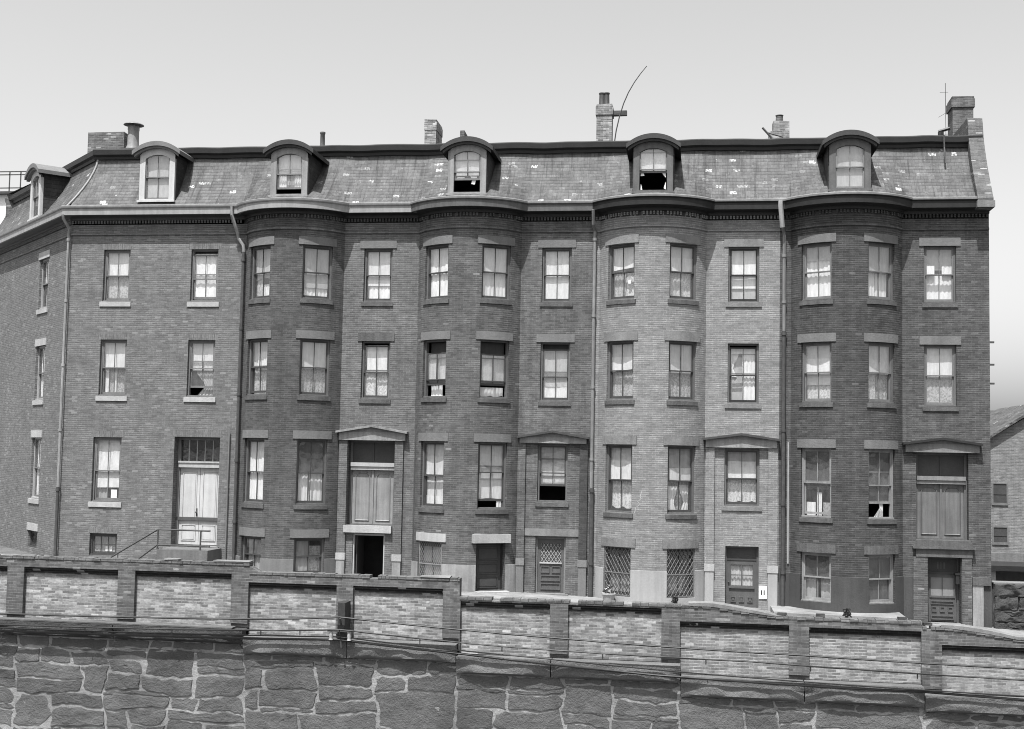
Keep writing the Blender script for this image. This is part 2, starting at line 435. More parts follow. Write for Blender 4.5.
# ------------------------------------------------------------------ windows
_cache = {}
def cached(key, fn):
    if key not in _cache: _cache[key] = fn()
    return _cache[key]
def ring(mb, x0, x1, y0, y1, z0, z1, l, r, b, t, mi=0):
    mb.box(x0, x0+l, y0, y1, z0, z1, mi); mb.box(x1-r, x1, y0, y1, z0, z1, mi)
    mb.box(x0+l, x1-r, y0, y1, z0, z0+b, mi); mb.box(x0+l, x1-r, y0, y1, z1-t, z1, mi)
def sash_mesh(w_, h_, cols, rows, mat, bot=.05, top=.05, bar=.022):
    def fn():
        mb = MB(); st = .048
        ring(mb, -w_/2, w_/2, 0, .04, 0, h_, st, st, bot, top)
        for i in range(1, cols):
            x = -w_/2+st + (w_-2*st)*i/cols; mb.box(x-bar/2, x+bar/2, .004, .036, bot, h_-top)
        for i in range(1, rows):
            z = bot + (h_-bot-top)*i/rows; mb.box(-w_/2+st, w_/2-st, .006, .034, z-bar/2, z+bar/2)
        mb.quad(((-w_/2+st, .02, bot), (w_/2-st, .02, bot), (w_/2-st, .02, h_-top), (-w_/2+st, .02, h_-top)), 1)
        return mb.mesh('sash', [mat, GLASS], weld=False)
    return cached(('sash', round(w_, 3), round(h_, 3), cols, rows, mat.name, bot), fn)

def sheet(x0, x1, z0, z1, amp, folds, swag=0, pinch=None, seed=0):
    """a hanging cloth: folds run down it, its hem may be scalloped, its side may be tied back"""
    mb = MB(); n = max(6, int(folds*6)); rows = 6; r = random.Random(seed); ph = r.uniform(0, 6)
    def P(i, j):
        u = i/n; t = j/rows
        zb = z0 + swag*(1-abs(math.sin(PI*u*max(1, folds/3)))) if swag else z0
        z = zb + (z1-zb)*t
        xa, xb = x0, x1
        if pinch:                                       # pinch = ('l' or 'r', amount): gathered to that side at mid height
            k = math.exp(-((t-.38)/.3)**2)*pinch[1]
            if pinch[0] == 'l': xb = x1 - (x1-x0)*k
            else: xa = x0 + (x1-x0)*k
        x = xa + (xb-xa)*u
        y = amp*math.sin(2*PI*folds*u + ph + .5*math.sin(3*t+u*5)) + amp*.4*math.sin(2*PI*folds*2.3*u + ph*2)
        return (x, y, z)
    for i in range(n):
        for j in range(rows):
            mb.quad((P(i, j), P(i+1, j), P(i+1, j+1), P(i, j+1)))
    return mb

MATS = dict(W=SH_W, G=SH_G, D=SH_D, L=SH_L, cw=CU_W, cg=CU_G, lace=LACE, laced=LACE_D, card=CARD)
def window(house, name, A, B, z0, z1, spec, frame_m, sash_m, sill_m, lint_m, R=None, yoff=.10, cols=2, rows=1, sill_h=.2, lint_h=.29, lint_w=.15, lint_out=.03, single=False, grille=None, soldier=False):
    d = (B-A); w_ = d.length; ang = math.atan2(d.y, d.x); c = (A+B)/2; h_ = z1-z0
    hp = wpos(house)
    fw = .062
    def frame_fn():
        mb = MB(); ring(mb, -w_/2+.003, w_/2-.003, yoff, yoff+.13, .003, h_-.003, fw, fw, .05, .06)
        mb.box(-w_/2+.003, w_/2-.003, yoff-.05, yoff-.002, .003, .045)        # sub-sill
        return mb.mesh('window', [frame_m])
    o = link(name, cached(('frame', round(w_, 3), round(h_, 3), yoff, frame_m.name), frame_fn), house, (c.x-hp.x, c.y-hp.y, z0-hp.z), ang)
    iw = w_-2*fw-.006; ih = h_-.11-.012; zb = .056
    mid = spec.get('mid', .5)
    if single:
        link('sash', sash_mesh(iw, ih, cols, rows, sash_m), o, (0, yoff+.03, zb))
    else:
        hu = ih*(1-mid)+.02; hl = ih*mid+.02
        if spec.get('gap', 0) > .06: spec['L'] = spec['L'] + [('D', 0, 1, 1-spec['gap']-.05, 1)]  # no real blind: dark sheet painting the dim room above the lowered sash
        gap = spec.get('gap', 0)*ih; op = spec.get('open', 0)*ih
        link('upper_sash', sash_mesh(iw, hu, cols, rows, sash_m, .04, .05), o, (0, yoff+.012, zb+ih-hu-gap))
        link('lower_sash', sash_mesh(iw, hl, cols, rows, sash_m, .075, .04), o, (0, yoff+.062, zb+op))
    for k, L in enumerate(spec.get('L', [])):
        kind, x0, x1, za, zb2 = L[:5]; opt = L[5] if len(L) > 5 else {}
        X0, X1 = -iw/2+iw*x0, -iw/2+iw*x1; Z0, Z1 = zb+ih*za, zb+ih*zb2
        y = yoff + .125 + .04*k
        if kind == 'card':
            mb = MB(); mb.box(X0, X1, 0, .006, Z0, Z1); nm = 'paper_notice'; y = yoff+.115
        elif kind in 'WGDL':
            mb = MB(); n = 6
            sag = opt.get('sag', 0)
            for i in range(n):
                xa, xb = X0+(X1-X0)*i/n, X0+(X1-X0)*(i+1)/n
                s_ = lambda x: Z0 + sag*math.sin(PI*(x-X0)/(X1-X0)) + opt.get('tilt', 0)*(x-X0)/(X1-X0)
                mb.quad(((xa, 0, s_(xa)), (xb, 0, s_(xb)), (xb, .01*math.sin(i), Z1), (xa, .01*math.sin(i), Z1)))
            mb.box(X0, X1, -.008, -.002, Z0+max(0, sag)+.0, Z0+max(0, sag)+.018) if not sag and not opt.get('tilt') else None
            nm = 'roller_blind'
        else:
            mb = sheet(X0, X1, Z0, Z1, opt.get('amp', .009), opt.get('folds', max(2, (X1-X0)*7)), opt.get('swag', 0), opt.get('pinch'), seed=len(bpy.data.objects))
            nm = 'lace_curtain' if 'lace' in kind else 'curtain'
        me = mb.mesh(nm, [MATS[kind]], smooth=None if kind in 'WGDL' or kind == 'card' else 60)
        link(nm, me, o, (0, y, 0))
    def bulge(x): return (math.sqrt(max(R*R-x*x, .01)) - math.sqrt(R*R-w_*w_/4)) if R else 0.0
    def slab(half, za, zb_, outp, back, drop=0.0):
        mb = MB(); n = 8 if R else 1
        for i in range(n):
            xa, xb = -half+2*half*i/n, -half+2*half*(i+1)/n
            fa, fb = -(bulge(xa)+outp), -(bulge(xb)+outp)
            ba, bb = (-bulge(xa)+back, -bulge(xb)+back)
            mb.quad(((xa, fa, za), (xb, fb, za), (xb, fb, zb_-drop), (xa, fa, zb_-drop)))
            mb.quad(((xa, fa, zb_-drop), (xb, fb, zb_-drop), (xb, bb, zb_), (xa, ba, zb_)))
            mb.quad(((xa, ba, za), (xb, bb, za), (xb, fb, za), (xa, fa, za)))
            if i == 0: mb.quad(((xa, ba, za), (xa, fa, za), (xa, fa, zb_-drop), (xa, ba, zb_)))
            if i == n-1: mb.quad(((xb, fb, za), (xb, bb, za), (xb, bb, zb_), (xb, fb, zb_-drop)))
        return mb
    if sill_m is not None:
        me = cached(('sill', round(w_, 2), R, sill_m.name, sill_h), lambda: slab(w_/2+(.06 if R or sill_m is S_DARK else .09), -(sill_h if sill_m is S_LIGHT else .165), -.002, .042, .16 if not R else .10, .02).mesh('sill', [sill_m]))
        link('sill', me, o)
    if lint_m is not None:
        me = cached(('lint', round(w_, 2), round(h_, 2), R, lint_m.name, lint_h, lint_w), lambda: slab(w_/2+lint_w, h_+.002, h_+lint_h, lint_out, .09).mesh('lintel', [lint_m]))
        link('lintel', me, o)
    if grille:
        fine = grille is GR_L
        mb = MB(); s_, r = (.10, .0065) if fine else (.15, .011); X, Z = w_/2-.01, h_
        for dirn in (1, -1):
            k = -int(Z/s_)-8
            while k*s_ < w_+Z:
                pts = []
                # line x = -X + k*s + z*.62 (mirrored for dirn -1), clipped to the opening
                za = max(0, -k*s_/.62); zb_ = min(Z, (2*X - k*s_)/.62)
                if zb_ > za + .02:
                    xa, xb = -X+k*s_+za*.62, -X+k*s_+zb_*.62
                    mb.tube([(dirn*xa, yoff-.06, za), (dirn*xb, yoff-.06, zb_)], r, 4, cap=False)
                k += 1
        ring(mb, -X, X, yoff-.075, yoff-.045, .01, Z-.01, .025, .025, .025, .025)
        mb.box(-X, X, yoff-.078, yoff-.048, Z*.46, Z*.46+.03)
        link('window_grille', mb.mesh('window_grille', [grille], weld=False), o)
    return o

# ------------------------------------------------------------------ doors
def panel_door(mb, x0, x1, y, z0, z1, panels, th=.05, mi=0):
    """slab with raised-and-fielded panels: list of (u0,u1,v0,v1) fractions"""
    mb.box(x0, x1, y, y+th, z0, z1, mi)
    for u0, u1, v0, v1 in panels:
        a, b = x0+(x1-x0)*u0, x0+(x1-x0)*u1; c, d = z0+(z1-z0)*v0, z0+(z1-z0)*v1
        t = .028
        ring(mb, a, b, y-.024, y-.001, c, d, t, t, t, t, mi)
        mb.box(a+.055, b-.055, y-.016, y-.001, c+.055, d-.055, mi) if (b-a > .16 and d-c > .16) else None

def pediment(house, x0, x1, zb, zt_end, zt_apex, band_m, cap_m, out=.16):
    mb = MB(); mb.box(x0+.05, x1-.05, -out, -.002, zb, zt_end-.03)
    xm = (x0+x1)/2
    mb.prism([(x0+.05, zt_end-.03), (x1-.05, zt_end-.03), (xm, zt_apex-.05)], -out+.03, -.002)
    o = part('pediment', mb, [band_m], house)
    mb = MB(); t = .075
    for xa, za, xb, zb_ in ((x0-.04, zt_end, xm, zt_apex), (xm, zt_apex, x1+.04, zt_end)):
        mb.prism([(xa, za-t), (xb, zb_-t), (xb, zb_), (xa, za)], -out-.12, -.004)
    h = mb.mesh('cornice_moulding', [cap_m], wpos(o)); link('cornice_moulding', h, o)
    return o

# ------------------------------------------------------------------ dormer
def dormer(house, x, y, z, ang, casing_m, hood_m, L, dz, spec, open_=0):
    hp = wpos(house); half, op = .68, .47
    hs = 1.36+dz; rise = .15                            # spring of the arch above the base
    def arc(hw, zs, rs, n=12):
        Rr = (hw*hw+rs*rs)/(2*rs)
        return [(-hw+2*hw*i/n, zs + math.sqrt(max(Rr*Rr-(-hw+2*hw*i/n)**2, 0)) - (Rr-rs)) for i in range(n+1)]
    mb = MB()
    inner = arc(op, hs, rise); outer = arc(half, 1.50+dz, .30)
    for (xa, za), (xb, zb), (xc_, zc), (xd, zd) in zip(inner, inner[1:], outer, outer[1:]):
        mb.quad(((xa, 0, za), (xb, 0, zb), (xd, 0, zd), (xc_, 0, zc)))
        mb.quad(((xa, 0, za), (xa, .12, za), (xb, .12, zb), (xb, 0, zb)))
    for s_ in (-1, 1):
        xs = sorted((s_*op, s_*half)); mb.box(xs[0], xs[1], 0, .12, 0, hs) ; mb.quad(((xs[0], 0, hs), (xs[1], 0, hs), (xs[1], 0, 1.50+dz if s_ > 0 else hs), (xs[0], 0, 1.50+dz if s_ < 0 else hs)))
    mb.box(-op, op, 0, .12, 0, .05)
    o = link('dormer', mb.mesh('dormer', [casing_m]), house, (x-hp.x, y-hp.y, z-hp.z), ang)
    mb = MB(); mb.box(-half-.05, half+.05, -.07, .02, -.07, -.001); link('sill', mb.mesh('sill', [casing_m]), o)
    for s_ in (-1, 1):
        mb = MB(); mb.box(s_*half-.03, s_*half+.03, .122, L, -.3, 1.52+dz); link('dormer_cheek', mb.mesh('dormer_cheek', [SLATE_D]), o)
    # hood: a curved roof band with a deep fascia, running back into the mansard
    mb = MB(); hw = .93
    up = arc(hw, 1.62+dz, .36, 16); lo = arc(hw, 1.47+dz, .34, 16)
    for i in range(16):
        (a, za), (b, zb) = up[i], up[i+1]; (c, zc), (d_, zd) = lo[i], lo[i+1]
        mb.quad(((c, -.20, zc), (d_, -.20, zd), (b, -.20, zb), (a, -.20, za)))
        mb.quad(((a, -.20, za), (b, -.20, zb), (b, L+.25, zb), (a, L+.25, za)))
        mb.quad(((c, L, zc), (d_, L, zd), (d_, -.20, zd), (c, -.20, zc)))
    mb.quad(((up[0][0], -.2, up[0][1]), (up[0][0], L, up[0][1]), (lo[0][0], L, lo[0][1]), (lo[0][0], -.2, lo[0][1])))
    mb.quad(((lo[-1][0], -.2, lo[-1][1]), (lo[-1][0], L, lo[-1][1]), (up[-1][0], L, up[-1][1]), (up[-1][0], -.2, up[-1][1])))
    m2 = arc(hw-.07, 1.40+dz, .33, 16); lo2 = arc(hw-.07, 1.50+dz, .33, 16)
    for i in range(16):
        (a, za), (b, zb) = lo2[i], lo2[i+1]; (c, zc), (d_, zd) = m2[i], m2[i+1]
        mb.quad(((c, -.13, zc), (d_, -.13, zd), (b, -.13, zb), (a, -.13, za)))
        mb.quad(((c, .0, zc), (d_, .0, zd), (d_, -.13, zd), (c, -.13, zc)))
    link('dormer_hood', mb.mesh('dormer_hood', [hood_m], smooth=40), o)
    iw = 2*op; ih = hs+rise-.05; mid = .5
    sm = spec.get('sash', P_MID)
    link('upper_sash', sash_mesh(iw, ih*.5+.03, 2, 1, sm, .04, .03), o, (0, .05, .05+ih*.5-.03))
    link('lower_sash', sash_mesh(iw, ih*.5, 2, 1, sm, .07, .04), o, (0, .10, .05+spec.get('open', 0)*ih))
    for k, (kind, x0, x1, za, zb) in enumerate(spec.get('L', [])):
        mb = MB()
        if kind in 'WGDL': mb.box(-op+2*op*x0, -op+2*op*x1, 0, .006, .05+ih*za, .05+ih*zb); nm = 'roller_blind'
        else: mb = sheet(-op+2*op*x0, -op+2*op*x1, .05+ih*za, .05+ih*zb, .012, 4, seed=k); nm = 'curtain'
        link(nm, mb.mesh(nm, [MATS[kind]]), o, (0, .16+.03*k, 0))
    return o

# ------------------------------------------------------------------ ground, street
def gz(x): return ZB - 10.21 - .04*max(-19, min(60, x))
def ground():
    mb = MB(); xs = [-2500, -19, 60, 2500]
    for xa, xb in zip(xs, xs[1:]):
        za, zb = gz(xa)-.12, gz(xb)-.12
        mb.quad(((xa, -2500, 0), (xb, -2500, 0), (xb, -10.9, 0), (xa, -10.9, 0)))
        mb.quad(((xa, -10.9, 0), (xb, -10.9, 0), (xb, -10.70, zb-.02), (xa, -10.70, za-.02)))
        mb.quad(((xa, -10.70, za-.02), (xb, -10.70, zb-.02), (xb, 2500, zb-.02), (xa, 2500, za-.02)))
    struct(link('ground', mb.mesh('ground', [DIRT])))
    mb = MB()
    for a, b in ((-60, -19), (-19, 60)): mb.quad(((a, -10.6, gz(a)-.116), (b, -10.6, gz(b)-.116), (b, -2.42, gz(b)-.116), (a, -2.42, gz(a)-.116)))
    struct(link('road', mb.mesh('road', [ASPH])))
    def strip(name, y0, y1, dz, mat):
        mb = MB()
        for a, b in (((-60, gz(-60)), (-19, gz(-19))), ((-19, gz(-19)), (60, gz(60)))):
            p = [(x, y, z) for (x, zt) in (a, b) for y in (y0, y1) for z in (zt-.3, zt+dz)]
            mb.quad((p[1], p[5], p[7], p[3])); mb.quad((p[0], p[4], p[5], p[1])); mb.quad((p[2], p[3], p[7], p[6]))
        struct(link(name, mb.mesh(name, [mat])))
    for a, b, za, zb in ((-2.75, 5.62, -10.17, -10.31), (7.45, 11.62, -10.32, -10.36)):
        mb = MB(); p = [(x, y, z+ZB) for x, zt in ((a, za), (b, zb)) for y in (-2.0, -.004) for z in (-11.2, zt)]
        mb.quad((p[1], p[5], p[7], p[3])); mb.quad((p[0], p[4], p[5], p[1])); mb.quad((p[0], p[1], p[3], p[2])); mb.quad((p[4], p[6], p[7], p[5]))
        struct(link('raised_pavement', mb.mesh('raised_pavement', [CEMENT])))
    strip('pavement', -2.25, .3, 0, CEMENT); strip('kerb', -2.41, -2.254, .0, S_MID)
ground()

# ------------------------------------------------------------------ houses
def op(seg, a, b, z0, z1, **kw): return dict(seg=seg, a=a, b=b, z0=z0+ZB, z1=z1+ZB, **kw)
T1, T2 = .578-.2535, .578+.2535
def W(*L, **kw): d = dict(L=list(L)); d.update(kw); return d
CORN = [(.0, 2.86), (.0, 3.0), (.10, 3.02), (.10, 3.12), (.17, 3.14), (.40, 3.19)]
GUT = [(.36, 3.16), (.445, 3.16), (.455, 3.39), (.485, 3.40), (.505, 3.43), (.51, 3.49), (.47, 3.515), (.18, 3.50)]
HOUSES = []
def make_house(xl, xr, xc, label, segs, openings, bay_m, rec_m, base_m, gut_m, trim_m, base_top=-9.2, u_side=False):
    xm = (xl+xr)/2
    h = empty('row_house', (xm, 0, gz(xm)))
    tag(h, label, 'house', 'row houses in the terrace')
    # party-wall shell
    def mat_of(s0, s1): return 0 if (s0[0] == 'b' and s1[0] == 'b') or xc is None else 1
    zg = min(gz(xl), gz(xr)) - .25
    mb, q0 = wall_mesh(segs, openings, zg, ZB+3.2, 0, None, mat_of, 2, xc)
    h['n'] = 0; del h['n']
    wall = part('wall', mb, [bay_m, rec_m, rec_m if xc is None else bay_m], h, smooth=30)
    if base_m is not None:
        low = [q for q in openings if q['z0'] < ZB+base_top and (q['seg'] == 1 or base_m is S_BASE4)]
        mb, _ = wall_mesh(segs, low, zg, ZB+base_top, .045, .05, lambda a, b: 0, 0, xc, top=True, only_bow=base_m is not S_BASE4)
        part('stone_base', mb, [base_m], h, smooth=30)
    # cornice, dentils, gutter
    n_b = 28
    st = [('s', 12.5)]*0
    for g in segs:
        if g[0] == 'side': st += [('s', g[1]), ('c', 0)]
        elif g[0] == 'flat':
            if not (st and st[-1][0] == 'c'): st.append(('f', g[1])) if not (st and st[-1][0] == 'b') else None
            st.append(('f', g[2]))
        else:
            if st and st[-1][0] == 'f' and abs(st[-1][1] - (xc-HALF)) < 1e-3: st.pop()
            st += [('b', -1 + 2*i/n_b) for i in range(n_b+1)]
    plan = Plan(st, xc)
    mb = sweep(plan, [(o, z+ZB) for o, z in [(.002, 2.47), (.045, 2.47), (.045, 2.53), (.002, 2.56)]])
    part('string_course', mb, [rec_m], h)
    cmb = sweep(plan, [(o, z+ZB) for o, z in CORN])
    part('fascia', sweep(plan, [(o, z+ZB) for o, z in GUT[:5]]), [gut_m], h, smooth=35)
    part('gutter', sweep(plan, [(o, z+ZB) for o, z in GUT[4:]]), [P_GREY], h, smooth=35)  # rim painted lighter than the fascia for the light it catches
    P = plan.pts(.005); mb = cmb; acc = 0
    for i in range(len(P)-1):
        d = (P[i+1]-P[i]); L = d.length
        if L < .01: continue
        dd = d/L; nn = Vector((dd.y, -dd.x)); s_ = (.115 - acc % .115)
        while s_ < L-.02:
            c = P[i]+dd*s_; a, b = c-dd*.03, c+dd*.03; a2, b2 = a+nn*.05, b+nn*.05
            z0, z1 = ZB+2.90, ZB+3.018
            mb.quad(((a2.x, a2.y, z0), (b2.x, b2.y, z0), (b2.x, b2.y, z1), (a2.x, a2.y, z1)), 1)
            mb.quad(((a.x, a.y, z0), (a2.x, a2.y, z0), (a2.x, a2.y, z1), (a.x, a.y, z1)), 1)
            mb.quad(((b2.x, b2.y, z0), (b.x, b.y, z0), (b.x, b.y, z1), (b2.x, b2.y, z1)), 1)
            mb.quad(((a.x, a.y, z0), (b.x, b.y, z0), (b2.x, b2.y, z0), (a2.x, a2.y, z0)), 1)
            s_ += .115
        acc += L
    part('cornice', mb, [trim_m, bay_m], h, smooth=30)
    h['_st'] = 0; del h['_st']
    return h, q0, plan

def mansard(h, segs, xc, xl, xr, dx, dhalf, trim_m, side=False, name='mansard_roof'):
    """slates from the gutter to the straight upper trim; an opening is left where the dormer stands"""
    rows = [0, .1, .24, .42, .62, .82, 1.0]
    def ease(t): return 1 - (1-t)**1.45                  # concave: swept out at the eaves
    xs = []
    o = .26
    n = 30
    xsl = sorted(set([round(xl+(xr-xl)*i/n, 4) for i in range(n+1)] + [round(dx-dhalf, 4), round(dx+dhalf, 4)]))
    def yb(x):
        if xc is None: return -o
        q = (R_BOW+o)**2-(x-xc)**2
        return -max(o, math.sqrt(q)-YC) if q > 0 else -o
    mb = MB()
    def P(x, t):
        y0, y1 = yb(x), 1.0
        return (x, y0+(y1-y0)*ease(t), ZB+3.5+2.1*t)
    def vlen(t): return 2.6*t
    for xa, xb in zip(xsl, xsl[1:]):
        for ta, tb in zip(rows, rows[1:]):
            if abs((xa+xb)/2-dx) < dhalf and .1 <= (ta+tb)/2 <= .82: continue
            a, b, c, d = P(xa, ta), P(xb, ta), P(xb, tb), P(xa, tb)
            if side:                                     # hip: clip at the corner bisector
                k = lambda p: (max(p[0], CX0 + math.tan(PI/8)*p[1]), p[1], p[2])
                a, b, c, d = map(k, (a, b, c, d))
            mb.quad((a, b, c, d), 0, tuple((p[0], vlen(t)) for p, t in ((a, ta), (b, ta), (c, tb), (d, tb))))
    if side:                                             # the roof over the angled face
        dl = [0.0 + 12.5*i/20 for i in range(21)]; sd0, sd1 = 4.42-.68, 4.42+.68
        dl = sorted(set(dl + [sd0, sd1]))
        for da, db in zip(dl, dl[1:]):
            for ta, tb in zip(rows, rows[1:]):
                if sd0 <= (da+db)/2 <= sd1 and .1 <= (ta+tb)/2 <= .82: continue
                def S(d, t):
                    in_ = -o+(1.0+o)*ease(t)
                    dd = max(d, in_*math.tan(PI/8)) if d < 1 else d
                    p = Vector((CX0-SQ*dd, SQ*dd)) + in_*Vector((SQ, SQ))
                    if d == 0.0: p = Vector((CX0+math.tan(PI/8)*in_, in_))
                    return (p.x, p.y, ZB+3.5+2.1*t)
                mb.quad((S(db, ta), S(da, ta), S(da, tb), S(db, tb)), 0, ((-db, vlen(ta)), (-da, vlen(ta)), (-da, vlen(tb)), (-db, vlen(tb))))
    r = part(name, mb, [SLATE], h, smooth=30)
    # trim along the top, not quite straight
    mb = MB(); n = 24
    seq = [(xl+(xr-xl)*i/n if not (side and i == 0) else None) for i in range(n+1)]
    def T(i, off, z):
        x = seq[i]
        if x is None: x = CX0+math.tan(PI/8)*off
        wv = .035*noise.noise(Vector((x*.9, z*.2, 3)))
        return (x, off, z+wv+ZB)
    for i in range(n):
        prof = [(1.02, 5.54), (.93, 5.56), (.91, 5.66), (.80, 5.72), (.78, 5.90), (.84, 5.95), (1.2, 5.95)]
        for (oa, za), (ob, zb) in zip(prof, prof[1:]):
            mb.quad((T(i, oa, za), T(i+1, oa, za), T(i+1, ob, zb), T(i, ob, zb)))
    if side:
        for (oa, za), (ob, zb) in zip(prof, prof[1:]):
            def S2(d, off, z):
                if d == 0: return (CX0+math.tan(PI/8)*off, off, z+ZB+.035*noise.noise(Vector(((CX0+math.tan(PI/8)*off)*.9, z*.2, 3))))
                p = Vector((CX0-SQ*d, SQ*d)) + off*Vector((SQ, SQ)); return (p.x, p.y, z+ZB)
            for da, db in ((12.5, 6), (6, 0)): mb.quad((S2(da, oa, za), S2(db, oa, za), S2(db, ob, zb), S2(da, ob, zb)))
    part('roof_trim', mb, [trim_m], h)
    mb = MB()
    if side: mb.quad(((CX0+.45, 1.1, ZB+5.93), (xr, 1.1, ZB+5.93), (xr, 9, ZB+6.0), (CX0-8, 9, ZB+6.0)))
    else: mb.quad(((xl, 1.1, ZB+5.93), (xr, 1.1, ZB+5.93), (xr, 9, ZB+6.0), (xl, 9, ZB+6.0)))
    part('roof_deck', mb, [TAR], h)
    # rear wall and the inner partition seen through the open windows
    mb = MB(); a = CX0-8 if side else xl
    mb.quad(((xr, 9, ZB-11), (a, 9, ZB-11), (a, 9, ZB+5.99), (xr, 9, ZB+5.99)))
    part('rear_wall', mb, [B_CHIM], h)
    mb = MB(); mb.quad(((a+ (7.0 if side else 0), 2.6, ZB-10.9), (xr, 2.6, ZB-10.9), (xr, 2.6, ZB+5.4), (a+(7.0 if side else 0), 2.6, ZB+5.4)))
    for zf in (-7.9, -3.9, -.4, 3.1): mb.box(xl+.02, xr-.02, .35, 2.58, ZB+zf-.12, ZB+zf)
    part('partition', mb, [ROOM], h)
    return r

def downpipe(h, pts, r=.055, mat=IRON, name='downpipe', brackets=()):
    mb = MB(); mb.tube([(x, y, z+ZB) for x, y, z in pts], r, 8)
    for z in brackets:
        x = pts[-1][0]; y = pts[-1][1]; mb.lathe([(r+.002, ZB+z-.05), (r+.02, ZB+z-.05), (r+.02, ZB+z+.05), (r+.002, ZB+z+.05)], x, y, 10)
    return part(name, mb, [mat], h, smooth=40)

# ---- corner house -------------------------------------------------
def xs_(c, w=1.05): return (c-w/2, c+w/2)
segsA = [('side', 12.5), ('flat', CX0, -11.55)]
opA = []
for c in (-16.43, -13.02):
    a, b = xs_(c, 1.04)
    opA += [op(1, a, b, 0, 1.93), op(1, a, b, -3.5, -1.43)]
opA += [op(1, -17.07, -15.97, -7.4, -5.04), op(1, -17.06, -16.0, -9.36, -8.56), op(1, -13.93, -12.19, -8.95, -4.98, depth=.5)]
for z0, z1 in ((0, 1.98), (-3.6, -1.48), (-7.45, -5.08), (-9.36, -8.7)): opA.append(op(0, 2.72, 3.9, z0, z1))
hA, qA, planA = make_house(CX0, -11.55, None, 'flat-fronted brick corner house with an angled side and pale double door under a paned transom', segsA, opA, B_CORNER, B_CORNER, None, paint('pale_gutter_paint', .24, .15, .6, streak=.15), P_DARK)
mansard(hA, segsA, None, CX0, -11.55, -14.92, .66, P_BLACK, side=True)
def put(h, q0, o, spec, **kw):
    A, B = q0[id(o)]
    return window(h, 'window', A, B, o['z0'], o['z1'], spec, **kw)
kA = dict(frame_m=P_MID, sash_m=P_MID, sill_m=S_LIGHT, lint_m=B_SOLDIER, lint_h=.22, lint_w=.1, lint_out=.003, sill_h=.2)
kS = dict(frame_m=P_PALE, sash_m=P_MID, sill_m=S_LIGHT, lint_m=S_LIGHT, lint_h=.28, lint_w=.12)
put(hA, qA, opA[0], W(('L', 0, 1, .48, 1), ('laced', 0, 1, 0, .5)), **kA)
put(hA, qA, opA[1], W(('L', 0, 1, .5, 1), ('cw', .08, .22, 0, .5), ('cw', .42, .55, 0, 1), ('laced', 0, 1, 0, 1)), **kA)
put(hA, qA, opA[2], W(('cw', 0, 1, 0, .96, dict(folds=4)), gap=.07, open=.03), **kA)
put(hA, qA, opA[3], W(('L', 0, 1, .47, 1), ('cg', .2, 1, 0, .5, dict(pinch=('r', .5))), open=.14), rows=1, **kA)
put(hA, qA, opA[4], W(('W', 0, 1, .2, 1, dict(tilt=.02)), ('card', .62, .86, .03, .17), ('cg', 0, .45, 0, .24), mid=.48), **kA)
put(hA, qA, opA[5], W(('cg', 0, 1, .1, .9), ('card', .5, .78, .12, .38)), frame_m=P_DARK, sash_m=P_DARK, sill_m=None, lint_m=B_SOLDIER, lint_h=.22, lint_w=.05, lint_out=.003, single=True, cols=3, rows=2)
for i, sp in ((7, W(('L', 0, 1, .5, 1), ('cg', 0, 1, 0, .5))), (8, W(('cw', 0, .4, 0, 1), ('G', 0, 1, .5, 1))), (9, W(('cw', 0, .35, 0, 1), ('G', 0, 1, .6, 1)))):
    put(hA, qA, opA[i], sp, **kS)
put(hA, qA, opA[10], W(), frame_m=P_DARK, sash_m=P_DARK, sill_m=None, lint_m=S_LIGHT, lint_h=.28, lint_w=.12, single=True, cols=2, rows=1)
# double door
def main_door_A():
    h = hA; x0, x1 = -13.93, -12.19; zt = ZB-4.98
    mb = MB(); ring(mb, x0+.004, x1-.004, .36, .48, ZB-8.94, zt-.004, .10, .10, .02, .10)
    d = part('front_door', mb, [P_GREY], h)
    mb = MB(); panel_door(mb, x0+.105, (x0+x1)/2-.006, .42, ZB-8.90, ZB-6.10, [(.14, .86, .32, .96), (.14, .86, .05, .26)], th=.05)
    l1 = link('door_leaf', mb.mesh('door_leaf', [P_WHITE], wpos(d)), d)
    mb = MB(); panel_door(mb, (x0+x1)/2+.006, x1-.105, .42, ZB-8.90, ZB-6.10, [(.14, .86, .32, .96), (.14, .86, .05, .26)], th=.05)
    link('door_leaf', mb.mesh('door_leaf', [P_WHITE], wpos(d)), d)
    mb = MB(); mb.box(x0+.06, x1-.06, .30, .46, ZB-6.09, ZB-5.86); mb.box(x0+.06, x1-.06, .27, .30, ZB-5.92, ZB-5.86)
    link('transom_bar', mb.mesh('transom_bar', [P_PALE], wpos(d)), d)
    mb = MB()
    n = 5; a, b = x0+.105, x1-.105
    for i in range(1, n): x = a+(b-a)*i/n; mb.box(x-.014, x+.014, .41, .45, ZB-5.86, zt-.105)
    mb.quad(((a, .43, ZB-5.86), (b, .43, ZB-5.86), (b, .43, zt-.105), (a, .43, zt-.105)), 1)
    link('transom_light', mb.mesh('transom_light', [P_PALE, GLASS], wpos(d)), d)
    mb = MB(); mb.lathe([(.0, 0), (.035, .01), (.035, .05), (0, .06)], 0, 0, 10); 
    mb.v = [((x0+x1)/2-.09+p[0], .40-p[2], ZB-7.72+p[1]) for p in mb.v]; mb.box((x0+x1)/2-.115, (x0+x1)/2-.065, .405, .418, ZB-7.86, ZB-7.58)
    link('door_knob', mb.mesh('door_knob', [IRON], wpos(d)), d)
main_door_A()
mb = MB()                                                # stone stoop: a landing and steps going down to the left
xe, zl, y0 = -12.0, ZB-8.96, -1.32
mb.box(-13.88, xe, y0, -.004, gz(-14)-.3, zl-.004)
